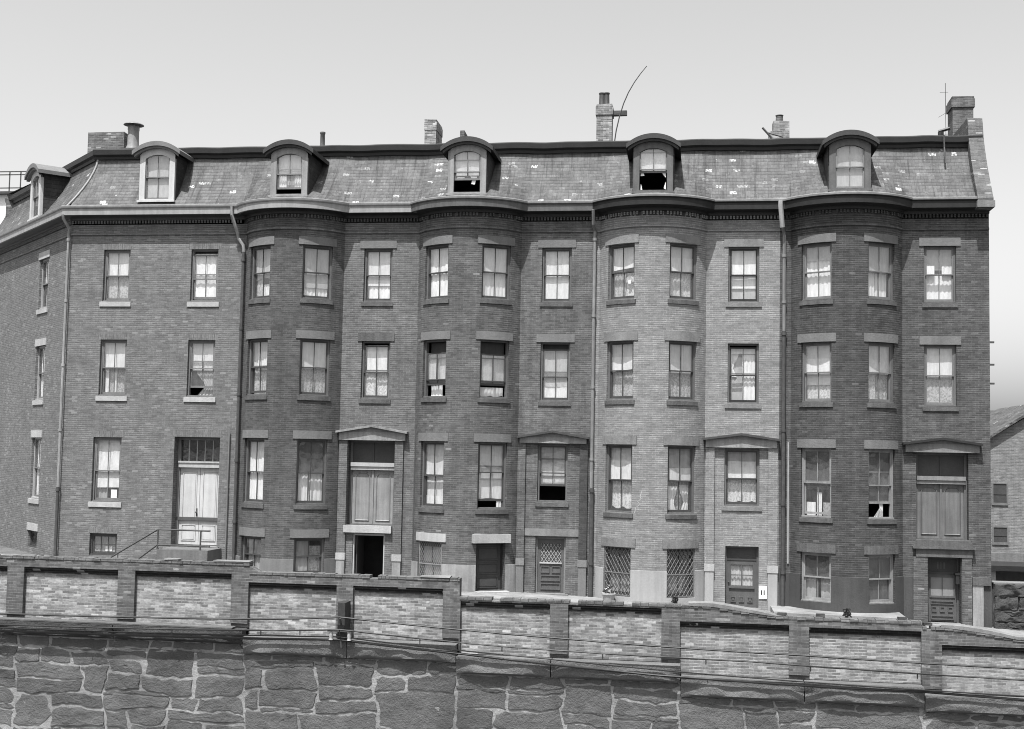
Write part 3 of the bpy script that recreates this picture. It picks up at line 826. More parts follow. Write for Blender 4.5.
for i in range(3): mb.box(-13.88-.3*(i+1), -13.88-.3*i-.003, y0, -.004, gz(-14.5)-.3, zl-.18*(i+1))
part('stoop', mb, [stone('worn_step_stone', .115, .2, bscale=12, bump=.3, streak=.2)], hA)
mb = MB(); mb.box(-14.0, -12.1, -.1, .40, ZB-8.955, ZB-8.93); part('threshold', mb, [S_MID], hA)
def railing():
    t = empty('stair_railing', (-13.9, -1.25, zl)); tag(t, 'iron pipe railing with two rails beside the steps to the pale double door', 'railing')
    for dz in (.68, .14):
        mb = MB(); y = -1.25
        mb.tube([(-15.4 - (.2 if dz > .5 else -.7), y, zl+dz-1.02+(.0 if dz > .5 else .42)), (-13.9, y, zl+dz), (-13.86, y, zl+dz+.005), (-11.95, y, zl+dz)], .030, 7)
        part('rail', mb, [IRON], t, smooth=50)
    for x in (-13.88, -12.3):
        mb = MB(); mb.tube([(x, -1.25, zl-.004), (x, -1.25, zl+.68)], .030, 7); mb.lathe([(.05, zl-.003), (.05, zl+.02), (.022, zl+.025)], x, -1.25, 8)
        part('post', mb, [IRON], t, smooth=50)
    mb = MB(); mb.tube([(-15.35, -1.25, gz(-15.35)), (-15.35, -1.25, zl-.20)], .022, 7); part('post', mb, [IRON], t, smooth=50)
railing()
for dx, dy, ang, dz_ in ((-14.92, -.16, 0, .2),):
    dormer(hA, dx, dy, ZB+3.74, 0, P_WHITE, paint('grey_hood_paint', .12, .2, .6), 1.35, .2, dict(L=[('G', 0, 1, .02, 1)]))
sp_ = Vector((CX0-SQ*4.42, SQ*4.42)) + .16*Vector((-SQ, -SQ))
dormer(hA, sp_.x, sp_.y, ZB+3.74, -PI/4, P_WHITE, paint('grey_hood_paint', .12), 1.35, .2, dict(L=[('G', 0, 1, .3, 1)]))
# lead hip roll and chimneys
mb = MB(); pts = []
for i in range(9):
    t = i/8; in_ = -.26+1.26*(1-(1-t)**1.45); pts.append((CX0+math.tan(PI/8)*in_, in_-.02, ZB+3.52+2.05*t))
mb.tube(pts, .045, 8); part('hip_roll', mb, [ZINC], hA, smooth=50)
def chimney(h, x0, x1, y, d, z1, mat, cap=True, zb=5.9, pots=(), corb=.05):
    mb = MB(); zt = ZB+z1
    if cap:
        mb.box(x0, x1, y, y+d, ZB+zb, zt-.42); mb.box(x0-corb, x1+corb, y-corb, y+d+corb, zt-.418, zt-.10); mb.box(x0-corb*.4, x1+corb*.4, y-corb*.4, y+d+corb*.4, zt-.098, zt, jit=.015)
    else: mb.box(x0, x1, y, y+d, ZB+zb, zt, jit=.02)
    c = part('chimney', mb, [mat], h)
    for (px, r, hh, m) in pots:
        mb = MB(); py = y+d/2
        mb.lathe([(r*.85, zt-.02), (r, zt+.02), (r*.9, zt+.06), (r*.8, zt+hh*.9), (r*.95, zt+hh*.92), (r*.95, zt+hh), (r*.7, zt+hh), (r*.7, zt+hh*.3), (0, zt+hh*.3)], px, py, 14)
        link('chimney_pot', mb.mesh('chimney_pot', [m], wpos(c), smooth=50), c)
    return c
chimney(hA, -20.35, -18.75, 5.0, .6, 7.72, B_CHIM, cap=False)
mb = MB(); vx, vy = -17.88, 4.0
mb.box(vx-.38, vx+.38, vy-.3, vy+.3, ZB+5.9, ZB+6.72); base = part('vent_stack', mb, [B_CHIM], hA)
mb = MB(); mb.lathe([(.30, ZB+6.72), (.23, ZB+6.9), (.22, ZB+7.66), (.20, ZB+7.66), (.20, ZB+7.0)], vx, vy, 16); link('vent_pipe', mb.mesh('vent_pipe', [ZINC], wpos(base), smooth=40), base)
mb = MB(); mb.lathe([(.0, ZB+7.90), (.08, ZB+7.87), (.40, ZB+7.745), (.41, ZB+7.72), (.36, ZB+7.72), (0, ZB+7.8)], vx, vy, 16)
for k in range(4): a = k*PI/2+.6; mb.box(vx+.22*math.cos(a)-.012, vx+.22*math.cos(a)+.012, vy+.22*math.sin(a)-.012, vy+.22*math.sin(a)+.012, ZB+7.5, ZB+7.76)
link('vent_cowl', mb.mesh('vent_cowl', [ZINC], wpos(base), smooth=40), base)
PIPE_L = paint('pale_pipe_paint', .22, .3, .6, 4, streak=.2)
downpipe(hA, [(-18.42, -.42, 3.2), (-18.42, -.40, 3.05), (-18.34, -.10, 2.75), (-18.33, -.09, 2.6), (-18.33, -.09, -6.9)], .055, PIPE_L, brackets=(2.3, 0, -2.4, -4.8))
downpipe(hA, [(-18.33, -.09, -6.9), (-18.33, -.09, gz(-18.3)-ZB)], .065, IRON, brackets=(-7.0,))
downpipe(hA, [(-11.85, -.50, 3.42), (-11.85, -.50, 3.1), (-11.72, -.22, 2.5), (-11.70, -.14, 2.3), (-11.52, -.12, 2.05), (-11.50, -.10, 1.8)], .06, PIPE_L)
downpipe(hA, [(-11.50, -.10, 1.8), (-11.50, -.10, gz(-11.5)-ZB)], .065, IRON, brackets=(1.5, -1, -3.4, -5.8, -8))
downpipe(hA, [(-11.82, -.07, -4.75), (-11.82, -.07, gz(-11.8)-ZB)], .03, P_MID, name='conduit')
# soldier arch over the main door is brick too
mb = MB(); mb.box(-14.0, -12.12, -.004, .1, ZB-4.976, ZB-4.72); part('door_arch', mb, [B_SOLDIER], hA)

# ---- the four bow-fronted houses ----------------------------------
def bow_house(xl, xr, bx1, rc, label, bay_m, rec_m, base_m, gut_m, trim_m, extra, sill_bot, b_r_door=False, r1=True, w_rec=1.05):
    xc = bx1-HALF
    segs = [('flat', xl, bx1-2*HALF), ('bow', xc), ('flat', bx1, xr)]
    ops = []
    for z0, z1 in ((0, 1.93), (-3.45, -1.43), (-7.29, -4.98)):
        ops += [op(1, -T2, -T1, z0, z1), op(1, T1, T2, z0, z1)]
    ops += [op(1, -T2, -T1, sill_bot, -8.45)]
    ops += [op(1, T1, T2, sill_bot if not b_r_door else gz(xc)-ZB, -8.45, **({'depth': .42} if b_r_door else {}))]
    a, b = xs_(rc, w_rec)
    ops += [op(2, a, b, 0, 1.93), op(2, a, b, -3.5, -1.43)]
    ops += extra
    h, q0, plan = make_house(xl, xr, xc, label, segs, ops, bay_m, rec_m, base_m, gut_m, trim_m)
    mansard(h, segs, xc, xl, xr, xc, .66, trim_m)
    return h, q0, ops, xc
FR1 = paint('brown_window_paint', .10, .25, .6, streak=.2); FR4 = paint('dingy_window_paint', .19, .25, .6, streak=.2)
L1 = stone('grey_lintel_stone', .125, .2, bscale=12, bump=.3, streak=.1)
L3 = stone('pale_lintel_stone', .15, .3, bscale=8, bump=.3, streak=.15)
def kw(lint, sill, frame=FR1, sash=P_DARK, bow=True, **k):
    d = dict(frame_m=frame, sash_m=sash, sill_m=sill, lint_m=lint, R=R_BOW if bow else None); d.update(k); return d

# house 1
e1 = [op(2, -7.38, -5.68, -8.0, -4.98, depth=.40), op(2, -7.14, -5.97, gz(-6.5)-ZB, -8.3, depth=.45)]
h1, q1, o1, xc1 = bow_house(-11.55, -4.985, -7.73, -6.47, 'dark brick bow-fronted house with a boarded doorway over an open black basement entrance', B_BAY1, B_REC1, S_BASE1, paint('pale_gutter_paint', .24), P_BLACK, e1, -9.75)
specs = [
 W(('G', 0, 1, .35, 1, dict(sag=.1)), ('laced', 0, .4, .0, .6), ('cw', .1, .9, 0, .28)),
 W(('G', 0, 1, .2, 1), ('cw', .05, .95, 0, .2)),
 W(('cw', .3, 1, .45, .8), ('L', 0, 1, .5, 1), ('laced', 0, 1, 0, .5), open=.02),
 W(('L', 0, 1, .48, 1), ('laced', 0, 1, 0, .5)),
 W(('cw', 0, .95, .0, .97, dict(folds=6)), mid=.48),
 W(('D', 0, 1, .5, 1), ('cw', .02, .42, 0, .55), ('cw', .5, .98, 0, .52), ('G', 0, 1, 0, .6), mid=.48),
 W(('cg', .1, .9, 0, 1)),
 W(('cg', 0, .55, 0, 1), ('laced', .4, 1, 0, .8)),
]
for i in range(8):
    put(h1, q1, o1[i], specs[i], **kw(L1, S_DARK, sill_h=.2))
put(h1, q1, o1[8], W(('L', 0, 1, .3, 1), ('cw', .1, 1, .0, .3), ('cg', 0, 1, 0, .32)), **kw(L1, S_DARK, bow=False))
put(h1, q1, o1[9], W(('W', .1, .9, .45, .97), ('lace', 0, .45, 0, .5), ('lace', .5, 1, 0, .5), gap=.04), **kw(S_DARK, S_DARK, bow=False))
# house 2
segw = op(2, -.56, .49, -7.02, -5.0); d2 = op(2, -.59, .47, gz(0)-ZB, -8.23, depth=.3)
h2, q2, o2, xc2 = bow_house(-4.985, 1.27, -1.265, 0.0, 'sooty brick bow-fronted house with pale basement lintels and a lattice-glazed basement door', B_BAY2, B_REC2, S_BASE2, paint('dark_gutter_paint', .085, .3, .6, streak=.2), P_BLACK, [segw, d2], -9.93, b_r_door=True)
specs = [
 W(('cw', 0, .98, 0, .98, dict(folds=5)),),
 W(('L', 0, 1, .48, 1), ('cw', 0, 1, 0, .54)),
 W(('L', 0, .55, .3, .78), ('W', .5, 1, .3, .78), ('cw', .1, .65, 0, .2), gap=.2, open=.2),
 W(('W', 0, .5, .28, .76), ('L', .45, 1, .28, .76), ('cw', .02, .98, 0, .17, dict(swag=.04)), gap=.22, open=.2),
 W(('L', 0, 1, .5, 1), ('W', 0, .95, .0, .16), ('L', 0, 1, .1, .5), mid=.48),
 W(('L', 0, 1, .45, 1), ('W', 0, 1, .12, .48, dict(sag=.05)), ('cw', .8, 1, 0, .12), mid=.55, open=.1),
 W(('cg', 0, 1, 0, .9)),
]
for i in range(7):
    put(h2, q2, o2[i], specs[i], **kw(L1 if i < 6 else S_LIGHT, S_DARK, frame=FR1, **({'grille': GR_L} if i == 6 else {})))
put(h2, q2, o2[8], W(('L', 0, 1, .0, 1), ('W', 0, 1, 0, .48)), **kw(L1, S_DARK, bow=False))
put(h2, q2, o2[9], W(('G', 0, 1, .42, .9), ('W', 0, 1, 0, .24), ('L', 0, 1, .22, .45), gap=.09), **kw(L1, S_DARK, bow=False))
put(h2, q2, o2[10], W(('G', 0, 1, .75, 1), ('L', 0, 1, .45, .8), ('W', 0, 1, .28, .46), mid=.5, open=.26), **kw(None, S_DARK, bow=False))
# house 3
e3w = op(2, 5.89, 7.07, -7.0, -5.05); e3d = op(2, 5.94, 7.06, gz(6.5)-ZB, -8.37, depth=.32)
h3, q3, o3, xc3 = bow_house(1.27, 7.72, 5.225, 6.5, 'palest brick bow-fronted house with diamond grilles on its basement windows', B_BAY3, B_REC3, S_BASE3, paint('black_gutter_paint', .016, .3, .6, streak=.2), P_BLACK, [e3w, e3d], -10.1)
specs = [
 W(('W', 0, 1, .55, 1, dict(tilt=.08)), ('card', .66, .78, .28, .44), ('laced', 0, .5, .05, .56), ('lace', .2, 1, .03, .5)),
 W(('W', 0, 1, .5, .78, dict(tilt=.06)), ('L', 0, 1, .7, 1), ('lace', .02, .98, .04, .5)),
 W(('W', 0, 1, .48, .75, dict(tilt=.1)), ('L', 0, 1, .7, 1), ('laced', 0, 1, 0, .5)),
 W(('L', 0, 1, .46, 1), ('laced', 0, 1, 0, .52)),
 W(('W', 0, 1, .48, .78), ('L', 0, 1, .7, 1), ('lace', .05, .98, .03, .46, dict(swag=.08)), mid=.48),
 W(('L', 0, 1, .5, .68, dict(tilt=-.05)), ('G', 0, 1, .6, 1), ('cw', .12, .5, .0, .4, dict(pinch=('l', .35))), ('cw', .6, .98, 0, .42, dict(pinch=('r', .45))), ('laced', 0, 1, 0, .5), mid=.48),  # paler strip below grey: sun and shadow on one blind, painted as two
 W(('cg', .05, .9, 0, .5), ('D', 0, 1, 0, 1)),  # full dark sheet here and in the next paints the unlit room
 W(('cg', 0, .85, .0, .48, dict(pinch=('l', .2))), ('D', 0, 1, 0, 1)),
]
for i in range(8):
    put(h3, q3, o3[i], specs[i], **kw(L3, S_DARK if i < 6 else S_MID, **({'grille': GR_D} if i > 5 else {})))
put(h3, q3, o3[8], W(('W', 0, 1, .5, 1), ('W', 0, 1, .25, .48), ('G', 0, 1, 0, .3)), **kw(L3, S_MID, bow=False, sash=P_BLACK))
put(h3, q3, o3[9], W(('W', .0, 1, .86, .97), ('cw', .48, 1, 0, .85, dict(folds=4)), ('cw', 0, .35, .45, .9, dict(pinch=('l', .6))), ('G', 0, .5, 0, .8), gap=.03), **kw(None, S_MID, bow=False, sash=P_BLACK))
put(h3, q3, o3[10], W(('W', 0, 1, .48, .8), ('G', 0, 1, .78, 1), ('lace', .02, .98, .03, .46, dict(swag=.06)), mid=.48), **kw(None, S_MID, bow=False, sash=P_DARK))
# house 4
e4 = [op(2, 12.23, 13.92, -7.95, -5.06, depth=.36), op(2, 12.6, 13.66, gz(13)-ZB, -8.53, depth=.5)]
h4, q4, o4, xc4 = bow_house(7.72, 14.63, 11.80, 13.03, 'blackened brick bow-fronted end house with a gable parapet and a panelled upper doorway', B_BAY4, B_REC4, S_BASE4, paint('black_gutter_paint', .016, .3, .6, streak=.2), P_BLACK, e4, -10.08)
specs = [
 W(('G', 0, 1, .72, 1), ('cw', .0, .98, .0, .8, dict(folds=6))),
 W(('G', 0, 1, .48, 1), ('cw', .0, .4, 0, .5), ('cw', .46, .95, 0, .48)),
 W(('W', 0, 1, .46, .75), ('L', 0, 1, .7, 1), ('W', 0, 1, .28, .5), ('lace', 0, 1, 0, .3)),
 W(('L', 0, 1, .48, 1), ('lace', 0, .42, 0, .5), ('laced', .38, 1, 0, .5)),
 W(('D', 0, 1, .4, 1), ('cw', .42, .6, .0, .35), ('cw', .0, .35, 0, .2), ('laced', .6, 1, 0, .2), mid=.5, open=.02),
 W(('D', 0, 1, .5, 1), ('D', 0, 1, .22, .5), ('cw', .35, .8, .0, .42, dict(pinch=('r', .7))), mid=.48, open=.2),
 W(('D', 0, 1, .5, 1), ('cg', 0, .4, 0, .5), ('cg', .55, 1, .0, .48)),
 W(('D', 0, 1, .0, 1)),
]
for i in range(8):
    put(h4, q4, o4[i], specs[i], **kw(L1 if i < 6 else S_DARK, S_DARK, frame=FR4 if i > 3 else FR1, sash=FR4 if i > 3 else P_MID))
put(h4, q4, o4[8], W(('cw', 0, .35, .5, .68), ('cw', .62, 1, .5, .68), ('G', 0, 1, .6, 1), ('cw', 0, 1, .02, .5)), **kw(L1, S_DARK, bow=False, sash=P_MID))
put(h4, q4, o4[9], W(('L', 0, 1, .46, 1), ('laced', 0, 1, 0, .5)), **kw(L1, S_DARK, bow=False, sash=P_MID))

# dormers
HOOD_D = paint('dark_hood_paint', .034, .3, .6); CAS_M = paint('dormer_brown_paint', .085, .25, .6, streak=.2)
dormer(h1, xc1, -.98, ZB+3.70, 0, paint('dormer_pale_paint', .19, .2, .6, streak=.2), HOOD_D, 2.3, 0, dict(open=.13, L=[('L', 0, 1, .5, 1), ('cw', 0, .35, .15, .55), ('cw', .65, 1, .15, .55), ('G', .3, .7, .15, .55)]))
dormer(h2, xc2, -.98, ZB+3.70, 0, paint('dormer_pale_paint', .19), HOOD_D, 2.3, 0, dict(open=.30, L=[('L', 0, 1, .42, 1)]))
dormer(h3, xc3, -.98, ZB+3.70, 0, CAS_M, HOOD_D, 2.3, 0, dict(open=.42, L=[('W', 0, 1, .45, 1)]))
dormer(h4, xc4, -.98, ZB+3.70, 0, CAS_M, HOOD_D, 2.3, 0, dict(L=[('G', 0, 1, 0, 1)], sash=P_GREY))

def torn(d_name, house, polys):
    d = [o for o in house.children if o.name.startswith('dormer') and o.data.name.startswith('dormer')][0]
    for p in polys:
        mb = MB(); mb.quad([(x, .14, z) for x, z in p]); link('torn_paper', mb.mesh('torn_paper', [CARD]), d)
torn('', h2, [[(-.40, .50), (-.12, .53), (-.10, .60), (-.36, .62)], [(.14, .36), (.26, .34), (.34, .62), (.10, .63), (.16, .5)]])
torn('', h3, [[(-.43, .56), (-.30, .58), (-.34, .68), (-.43, .68)], [(.43, .50), (.43, .68), (.30, .68), (.36, .58)], [(-.43, .09), (-.37, .09), (-.42, .30)], [(.43, .09), (.43, .36), (.36, .14)]])
mb = MB()                                                # a chalk squiggle on the pale bow
cp = [(3.12, -6.55), (3.06, -6.72), (3.10, -6.80), (2.98, -6.90), (3.08, -6.98), (2.92, -7.10), (2.88, -7.3)]
for (xa, za), (xb, zb) in zip(cp, cp[1:]):
    f = lambda x: -(math.sqrt(R_BOW**2-(x-xc3)**2)-YC)-.004
    w2 = .016
    mb.quad(((xa-w2, f(xa-w2), ZB+za), (xb-w2, f(xb-w2), ZB+zb), (xb+w2, f(xb+w2), ZB+zb), (xa+w2, f(xa+w2), ZB+za)))
part('chalk_mark', mb, [P_PALE], h3)

# piers and impost blocks beside the entrances
def piers(h, spans, mats, block_m, ztop, plinth_m, blocks=True):
    for (x0, x1), m in zip(spans, mats):
        zg = gz((x0+x1)/2)-.2
        mb = MB(); mb.box(x0, x1, -.10, -.002, ZB-8.99, ZB+ztop); p = part('brick_pier', mb, [m], h)
        mb = MB(); mb.box(x0-.02, x1+.02, -.135, -.003, ZB-9.23, ZB-8.993); mb.box(x0, x1, -.115, -.003, zg, ZB-9.232, 1)
        b = mb.mesh('pier_base', [block_m, plinth_m], wpos(p)); link('pier_base', b, p)
piers(h1, [(-7.70, -7.40), (-5.66, -5.36)], [B_REC1, B_REC1], S_LIGHT, -4.99, S_BASE2)
piers(h2, [(-1.24, -.98), (.92, 1.2)], [B_REC2, B_PIER_D], S_MID, -4.98, S_BASE1)
piers(h3, [(5.25, 5.55), (7.36, 7.68)], [B_REC3, B_REC3], S_LIGHT, -5.02, S_BASE3)
for x0, x1 in ((12.12, 12.58), (13.68, 13.99)):
    mb = MB(); mb.box(x0, x1, -.10, -.003, gz(13)-.2, ZB-8.532); part('brick_pier', mb, [brick('sooty_pier_brick', .05, .085, .1, light=.03, light_val=.2, stain=.2)], h4)
mb = MB(); mb.box(14.01, 14.58, -.13, -.003, ZB-9.42, ZB-9.16); mb.box(14.02, 14.36, -.10, -.004, gz(14)-.2, ZB-9.423, 1); part('corner_stone', mb, [S_DARK, S_BASE2], h4)
PEDB = stone('pediment_stone', .21, .25, bscale=10, bump=.3, streak=.25)
pediment(h1, -7.76, -5.24, ZB-4.985, ZB-4.66, ZB-4.44, PEDB, stone('pediment_cap_stone', .2, .3, bscale=10, bump=.3, streak=.25))
pediment(h2, -1.24, 1.2, ZB-4.975, ZB-4.74, ZB-4.53, PEDB, P_DARK)
pediment(h3, 5.2, 7.70, ZB-5.015, ZB-4.70, ZB-4.52, PEDB, P_DARK)
pediment(h4, 11.82, 14.3, ZB-5.055, ZB-4.74, ZB-4.56, S_MID, P_BLACK)

# boarded upper doorways
def boarded(h, x0, x1, zb, zt, dep, panel_m, trim_m, bar_m, ztr):
    mb = MB(); ring(mb, x0+.004, x1-.004, dep-.12, dep-.01, zb+.004, zt-.004, .09, .09, .03, .08)
    d = part('front_door', mb, [trim_m], h)
    xm = (x0+x1)/2
    for a, b in ((x0+.10, xm-.012), (xm+.012, x1-.10)):
        mb = MB(); mb.box(a, b, dep-.08, dep-.03, zb+.035, ztr-.27)
        w_ = b-a
        inner = [(a+.09, zb+.12), (b-.09, zb+.12), (b-.09, ztr-.47), (b-.19, ztr-.36), (a+.19, ztr-.36), (a+.09, ztr-.47)]
        n = len(inner); c = ((a+b)/2, (zb+ztr)/2)
        for i in range(n):                               # moulding round a panel with clipped corners
            (xa, za), (xb_, zb_) = inner[i], inner[(i+1) % n]
            sh = lambda x, z, k: (c[0]+(x-c[0])*k, c[1]+(z-c[1])*(1-(1-k)*.3))
            (xa2, za2), (xb2, zb2) = sh(xa, za, .88), sh(xb_, zb_, .88)
            mb.quad(((xa, dep-.081, za), (xb_, dep-.081, zb_), (xb2, dep-.11, zb2), (xa2, dep-.11, za2)))
            (xa3, za3), (xb3, zb3) = sh(xa, za, .8), sh(xb_, zb_, .8)
            mb.quad(((xa2, dep-.11, za2), (xb2, dep-.11, zb2), (xb3, dep-.083, zb3), (xa3, dep-.083, za3)))
        link('door_leaf', mb.mesh('door_leaf', [panel_m], wpos(d)), d)
    mb = MB(); mb.box(xm-.03, xm+.03, dep-.125, dep-.078, zb+.035, ztr-.27); link('door_mullion', mb.mesh('door_mullion', [panel_m], wpos(d)), d)
    mb = MB(); mb.box(x0+.05, x1-.05, dep-.20, dep-.05, ztr-.26, ztr-.14); mb.box(x0+.05, x1-.05, dep-.24, dep-.05, ztr-.137, ztr); link('transom_bar', mb.mesh('transom_bar', [bar_m], wpos(d)), d)
    mb = MB(); mb.box(x0+.095, x1-.095, dep-.07, dep-.03, ztr, zt-.085); mb.box(xm-.02, xm+.02, dep-.10, dep-.071, ztr, zt-.085); link('transom_panel', mb.mesh('transom_panel', [P_DARK], wpos(d)), d)
    mb = MB(); mb.quad(((x0, dep, zb), (x1, dep, zb), (x1, dep, zt), (x0, dep, zt))); link('door_backing', mb.mesh('door_backing', [P_DARK], wpos(d)), d)
boarded(h1, -7.38, -5.68, ZB-8.0, ZB-4.98, .40, paint('worn_grey_door_paint', .19, .2, .6, streak=.2), FR1, P_PALE, ZB-5.78)
boarded(h4, 12.23, 13.92, ZB-7.95, ZB-5.06, .36, paint('dingy_door_paint', .115, .2, .6, streak=.25), FR1, P_GREY, ZB-5.85)
mb = MB(); mb.box(-7.46, -5.72, -.14, .35, ZB-8.26, ZB-8.004); part('door_ledge', mb, [S_LIGHT], h1)
mb = MB()
mb.box(12.2, 14.02, -.12, -.003, ZB-8.53, ZB-8.26); mb.box(12.1, 14.1, -.2, .30, ZB-8.258, ZB-8.19)
mb.prism([(12.12, ZB-8.188), (14.08, ZB-8.188), (13.95, ZB-7.97), (12.22, ZB-7.97)], -.16, .30)
part('door_ledge', mb, [S_DARK], h4)
# basement doors
def base_door(h, x0, x1, zb, zt, dep, frame_m, build, leaf_m, bright=False):
    mb = MB(); ring(mb, x0+.004, x1-.004, dep-.16, dep-.02, zb, zt-.004, .06, .06, .001, .07)
    d = part('basement_door', mb, [frame_m], h)
    mb = MB(); build(mb, d); link('door_leaf', mb.mesh('door_leaf', [leaf_m], wpos(d)), d)
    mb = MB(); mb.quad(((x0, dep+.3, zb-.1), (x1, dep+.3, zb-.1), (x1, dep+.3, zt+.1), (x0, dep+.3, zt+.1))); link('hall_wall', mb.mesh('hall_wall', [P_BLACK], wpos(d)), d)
    return d
# house 1: open door, leaf swung inwards
mb = MB(); x0, x1, zb, zt = -7.14, -5.97, gz(-6.5), ZB-8.3
ring(mb, x0+.004, x1-.004, .05, .18, zb, zt-.004, .05, .05, .001, .06); d = part('basement_door', mb, [P_PALE], h1)
mb = MB(); mb.box(x0+.08, x0+.125, .2, 1.15, zb+.02, zt-.07); link('door_leaf', mb.mesh('door_leaf', [P_DARK], wpos(d)), d)
# house 2: dark door in the bow
A, B = q2[id(o2[7])]
dvec = B-A; c = (A+B)/2; angd = math.atan2(dvec.y, dvec.x); wd = dvec.length; hp = wpos(h2)
zb, zt = gz(c.x), ZB-8.45; hh = zt-zb
mb = MB(); ring(mb, -wd/2+.01, wd/2-.01, .26, .36, 0, hh-.004, .05, .05, .001, .08)
d = link('basement_door', mb.mesh('basement_door', [P_BLACK]), h2, (c.x-hp.x, c.y-hp.y, zb-hp.z), angd)
mb = MB(); panel_door(mb, -wd/2+.06, wd/2-.06, .30, .02, hh-.08, [(.1, .9, .66, .95), (.1, .9, .36, .60), (.1, .9, .06, .30)]); link('door_leaf', mb.mesh('door_leaf', [P_DARK]), d)
mb = MB(); mb.box(-wd/2-.15, wd/2+.15, -.12, .10, hh+.002, hh+.30); link('lintel', mb.mesh('lintel', [S_LIGHT]), d)
mb = MB(); mb.box(-wd/2-.05, wd/2+.05, -.32, .25, -.10, .04); link('doorstep', mb.mesh('doorstep', [S_LIGHT]), d)
# house 2: lattice-glazed door under the entrance window
def leafD(mb, d):
    x0, x1, zb, zt = -.52, .40, gz(0)+.03, ZB-8.31; y = .18
    W_, H_ = x1-x0, zt-zb
    ring(mb, x0, x1, y, y+.05, zb, zt, .10, .10, H_*.56, .16)
    for u0, u1, v0, v1 in ((.12, .46, .37, .50), (.54, .88, .37, .50), (.12, .88, .22, .33), (.12, .88, .06, .18)):
        a, b, c_, e = x0+W_*u0, x0+W_*u1, zb+H_*v0, zb+H_*v1
        ring(mb, a, b, y-.03, y-.001, c_, e, .03, .03, .045, .03)
    ga, gb, gc, gd = x0+.10, x1-.10, zb+H_*.56, zt-.16
    m2 = MB(); m2.quad(((ga, y+.03, gc), (gb, y+.03, gc), (gb, y+.03, gd), (ga, y+.03, gd))); link('door_glass', m2.mesh('door_glass', [SH_D], wpos(d)), d)
    m2 = MB(); s_ = .12; k = -20; gw, gh = gb-ga, gd-gc
    for dirn in (1, -1):
        for k in range(-12, 12):
            za = max(0, -k*s_/.6); zb_ = min(gh, (gw-k*s_)/.6)
            if zb_ > za+.01:
                f = lambda z: (ga+k*s_+z*.6) if dirn == 1 else (gb-k*s_-z*.6)
                m2.tube([(f(za), y+.018, gc+za), (f(zb_), y+.018, gc+zb_)], .010, 4, cap=False)
    m2.box(ga-.03, gb+.03, y-.05, y-.001, gc-.035, gc+.01)
    link('door_lattice', m2.mesh('door_lattice', [P_PALE], wpos(d), weld=False), d)
base_door(h2, -.59, .47, gz(0), ZB-8.23, .3, P_GREY, leafD, P_DOOR)
mb = MB(); mb.box(-.98, .92, -.03, -.002, ZB-8.2, ZB-7.95); part('door_lintel', mb, [L3], h2)
# house 3: door with a curtained four-pane light
def leafE(mb, d):
    x0, x1, zb, zt = 6.0, 7.0, gz(6.5)+.03, ZB-8.86; y = .19; W_, H_ = x1-x0, zt-zb
    ga, gb, gc, gd = x0+.13, x1-.13, zb+H_*.46, zt-.14
    ring(mb, x0, x1, y, y+.05, zb, zt, .13, .13, H_*.46, .14)
    mb.box((ga+gb)/2-.018, (ga+gb)/2+.018, y+.01, y+.04, gc, gd); mb.box(ga, gb, y+.012, y+.038, (gc+gd)/2-.016, (gc+gd)/2+.016)
    mb.box(ga-.06, gb+.06, y-.05, y-.001, gc-.09, gc-.03)
    for i in range(3):
        c_ = x0+W_*(.22+.28*i); ring(mb, c_-.09, c_+.09, y-.03, y-.001, zb+.17, zb+.36, .03, .03, .03, .03); mb.box(c_-.04, c_+.04, y-.02, y-.001, zb+.22, zb+.31)
    m2 = sheet(ga, gb, gc, gd, .012, 6, seed=5); m2.v = [(p[0], p[1]+y+.09, p[2]) for p in m2.v]; link('door_curtain', m2.mesh('door_curtain', [fabric('cream_net', .42)], wpos(d)), d)
    m2 = MB(); m2.quad(((ga, y+.03, gc), (gb, y+.03, gc), (gb, y+.03, gd), (ga, y+.03, gd))); link('door_glass', m2.mesh('door_glass', [GLASS], wpos(d)), d)
    m2 = MB(); m2.box(x0-.02, x1+.02, y-.02, y+.06, ZB-8.855, ZB-8.80); m2.box(x0, x1, y+.02, y+.05, ZB-8.80, ZB-8.44); link('transom_panel', m2.mesh('transom_panel', [P_DARK], wpos(d)), d)
    m2 = MB(); m2.lathe([(0, 0), (.03, .01), (.03, .05), (0, .06)], 0, 0, 8); m2.v = [(x0+.06+p[0], y-p[2], zb+.85+p[1]) for p in m2.v]; link('door_knob', m2.mesh('door_knob', [IRON], wpos(d)), d)
base_door(h3, 5.94, 7.06, gz(6.5), ZB-8.37, .32, P_DOOR, leafE, P_DOOR)
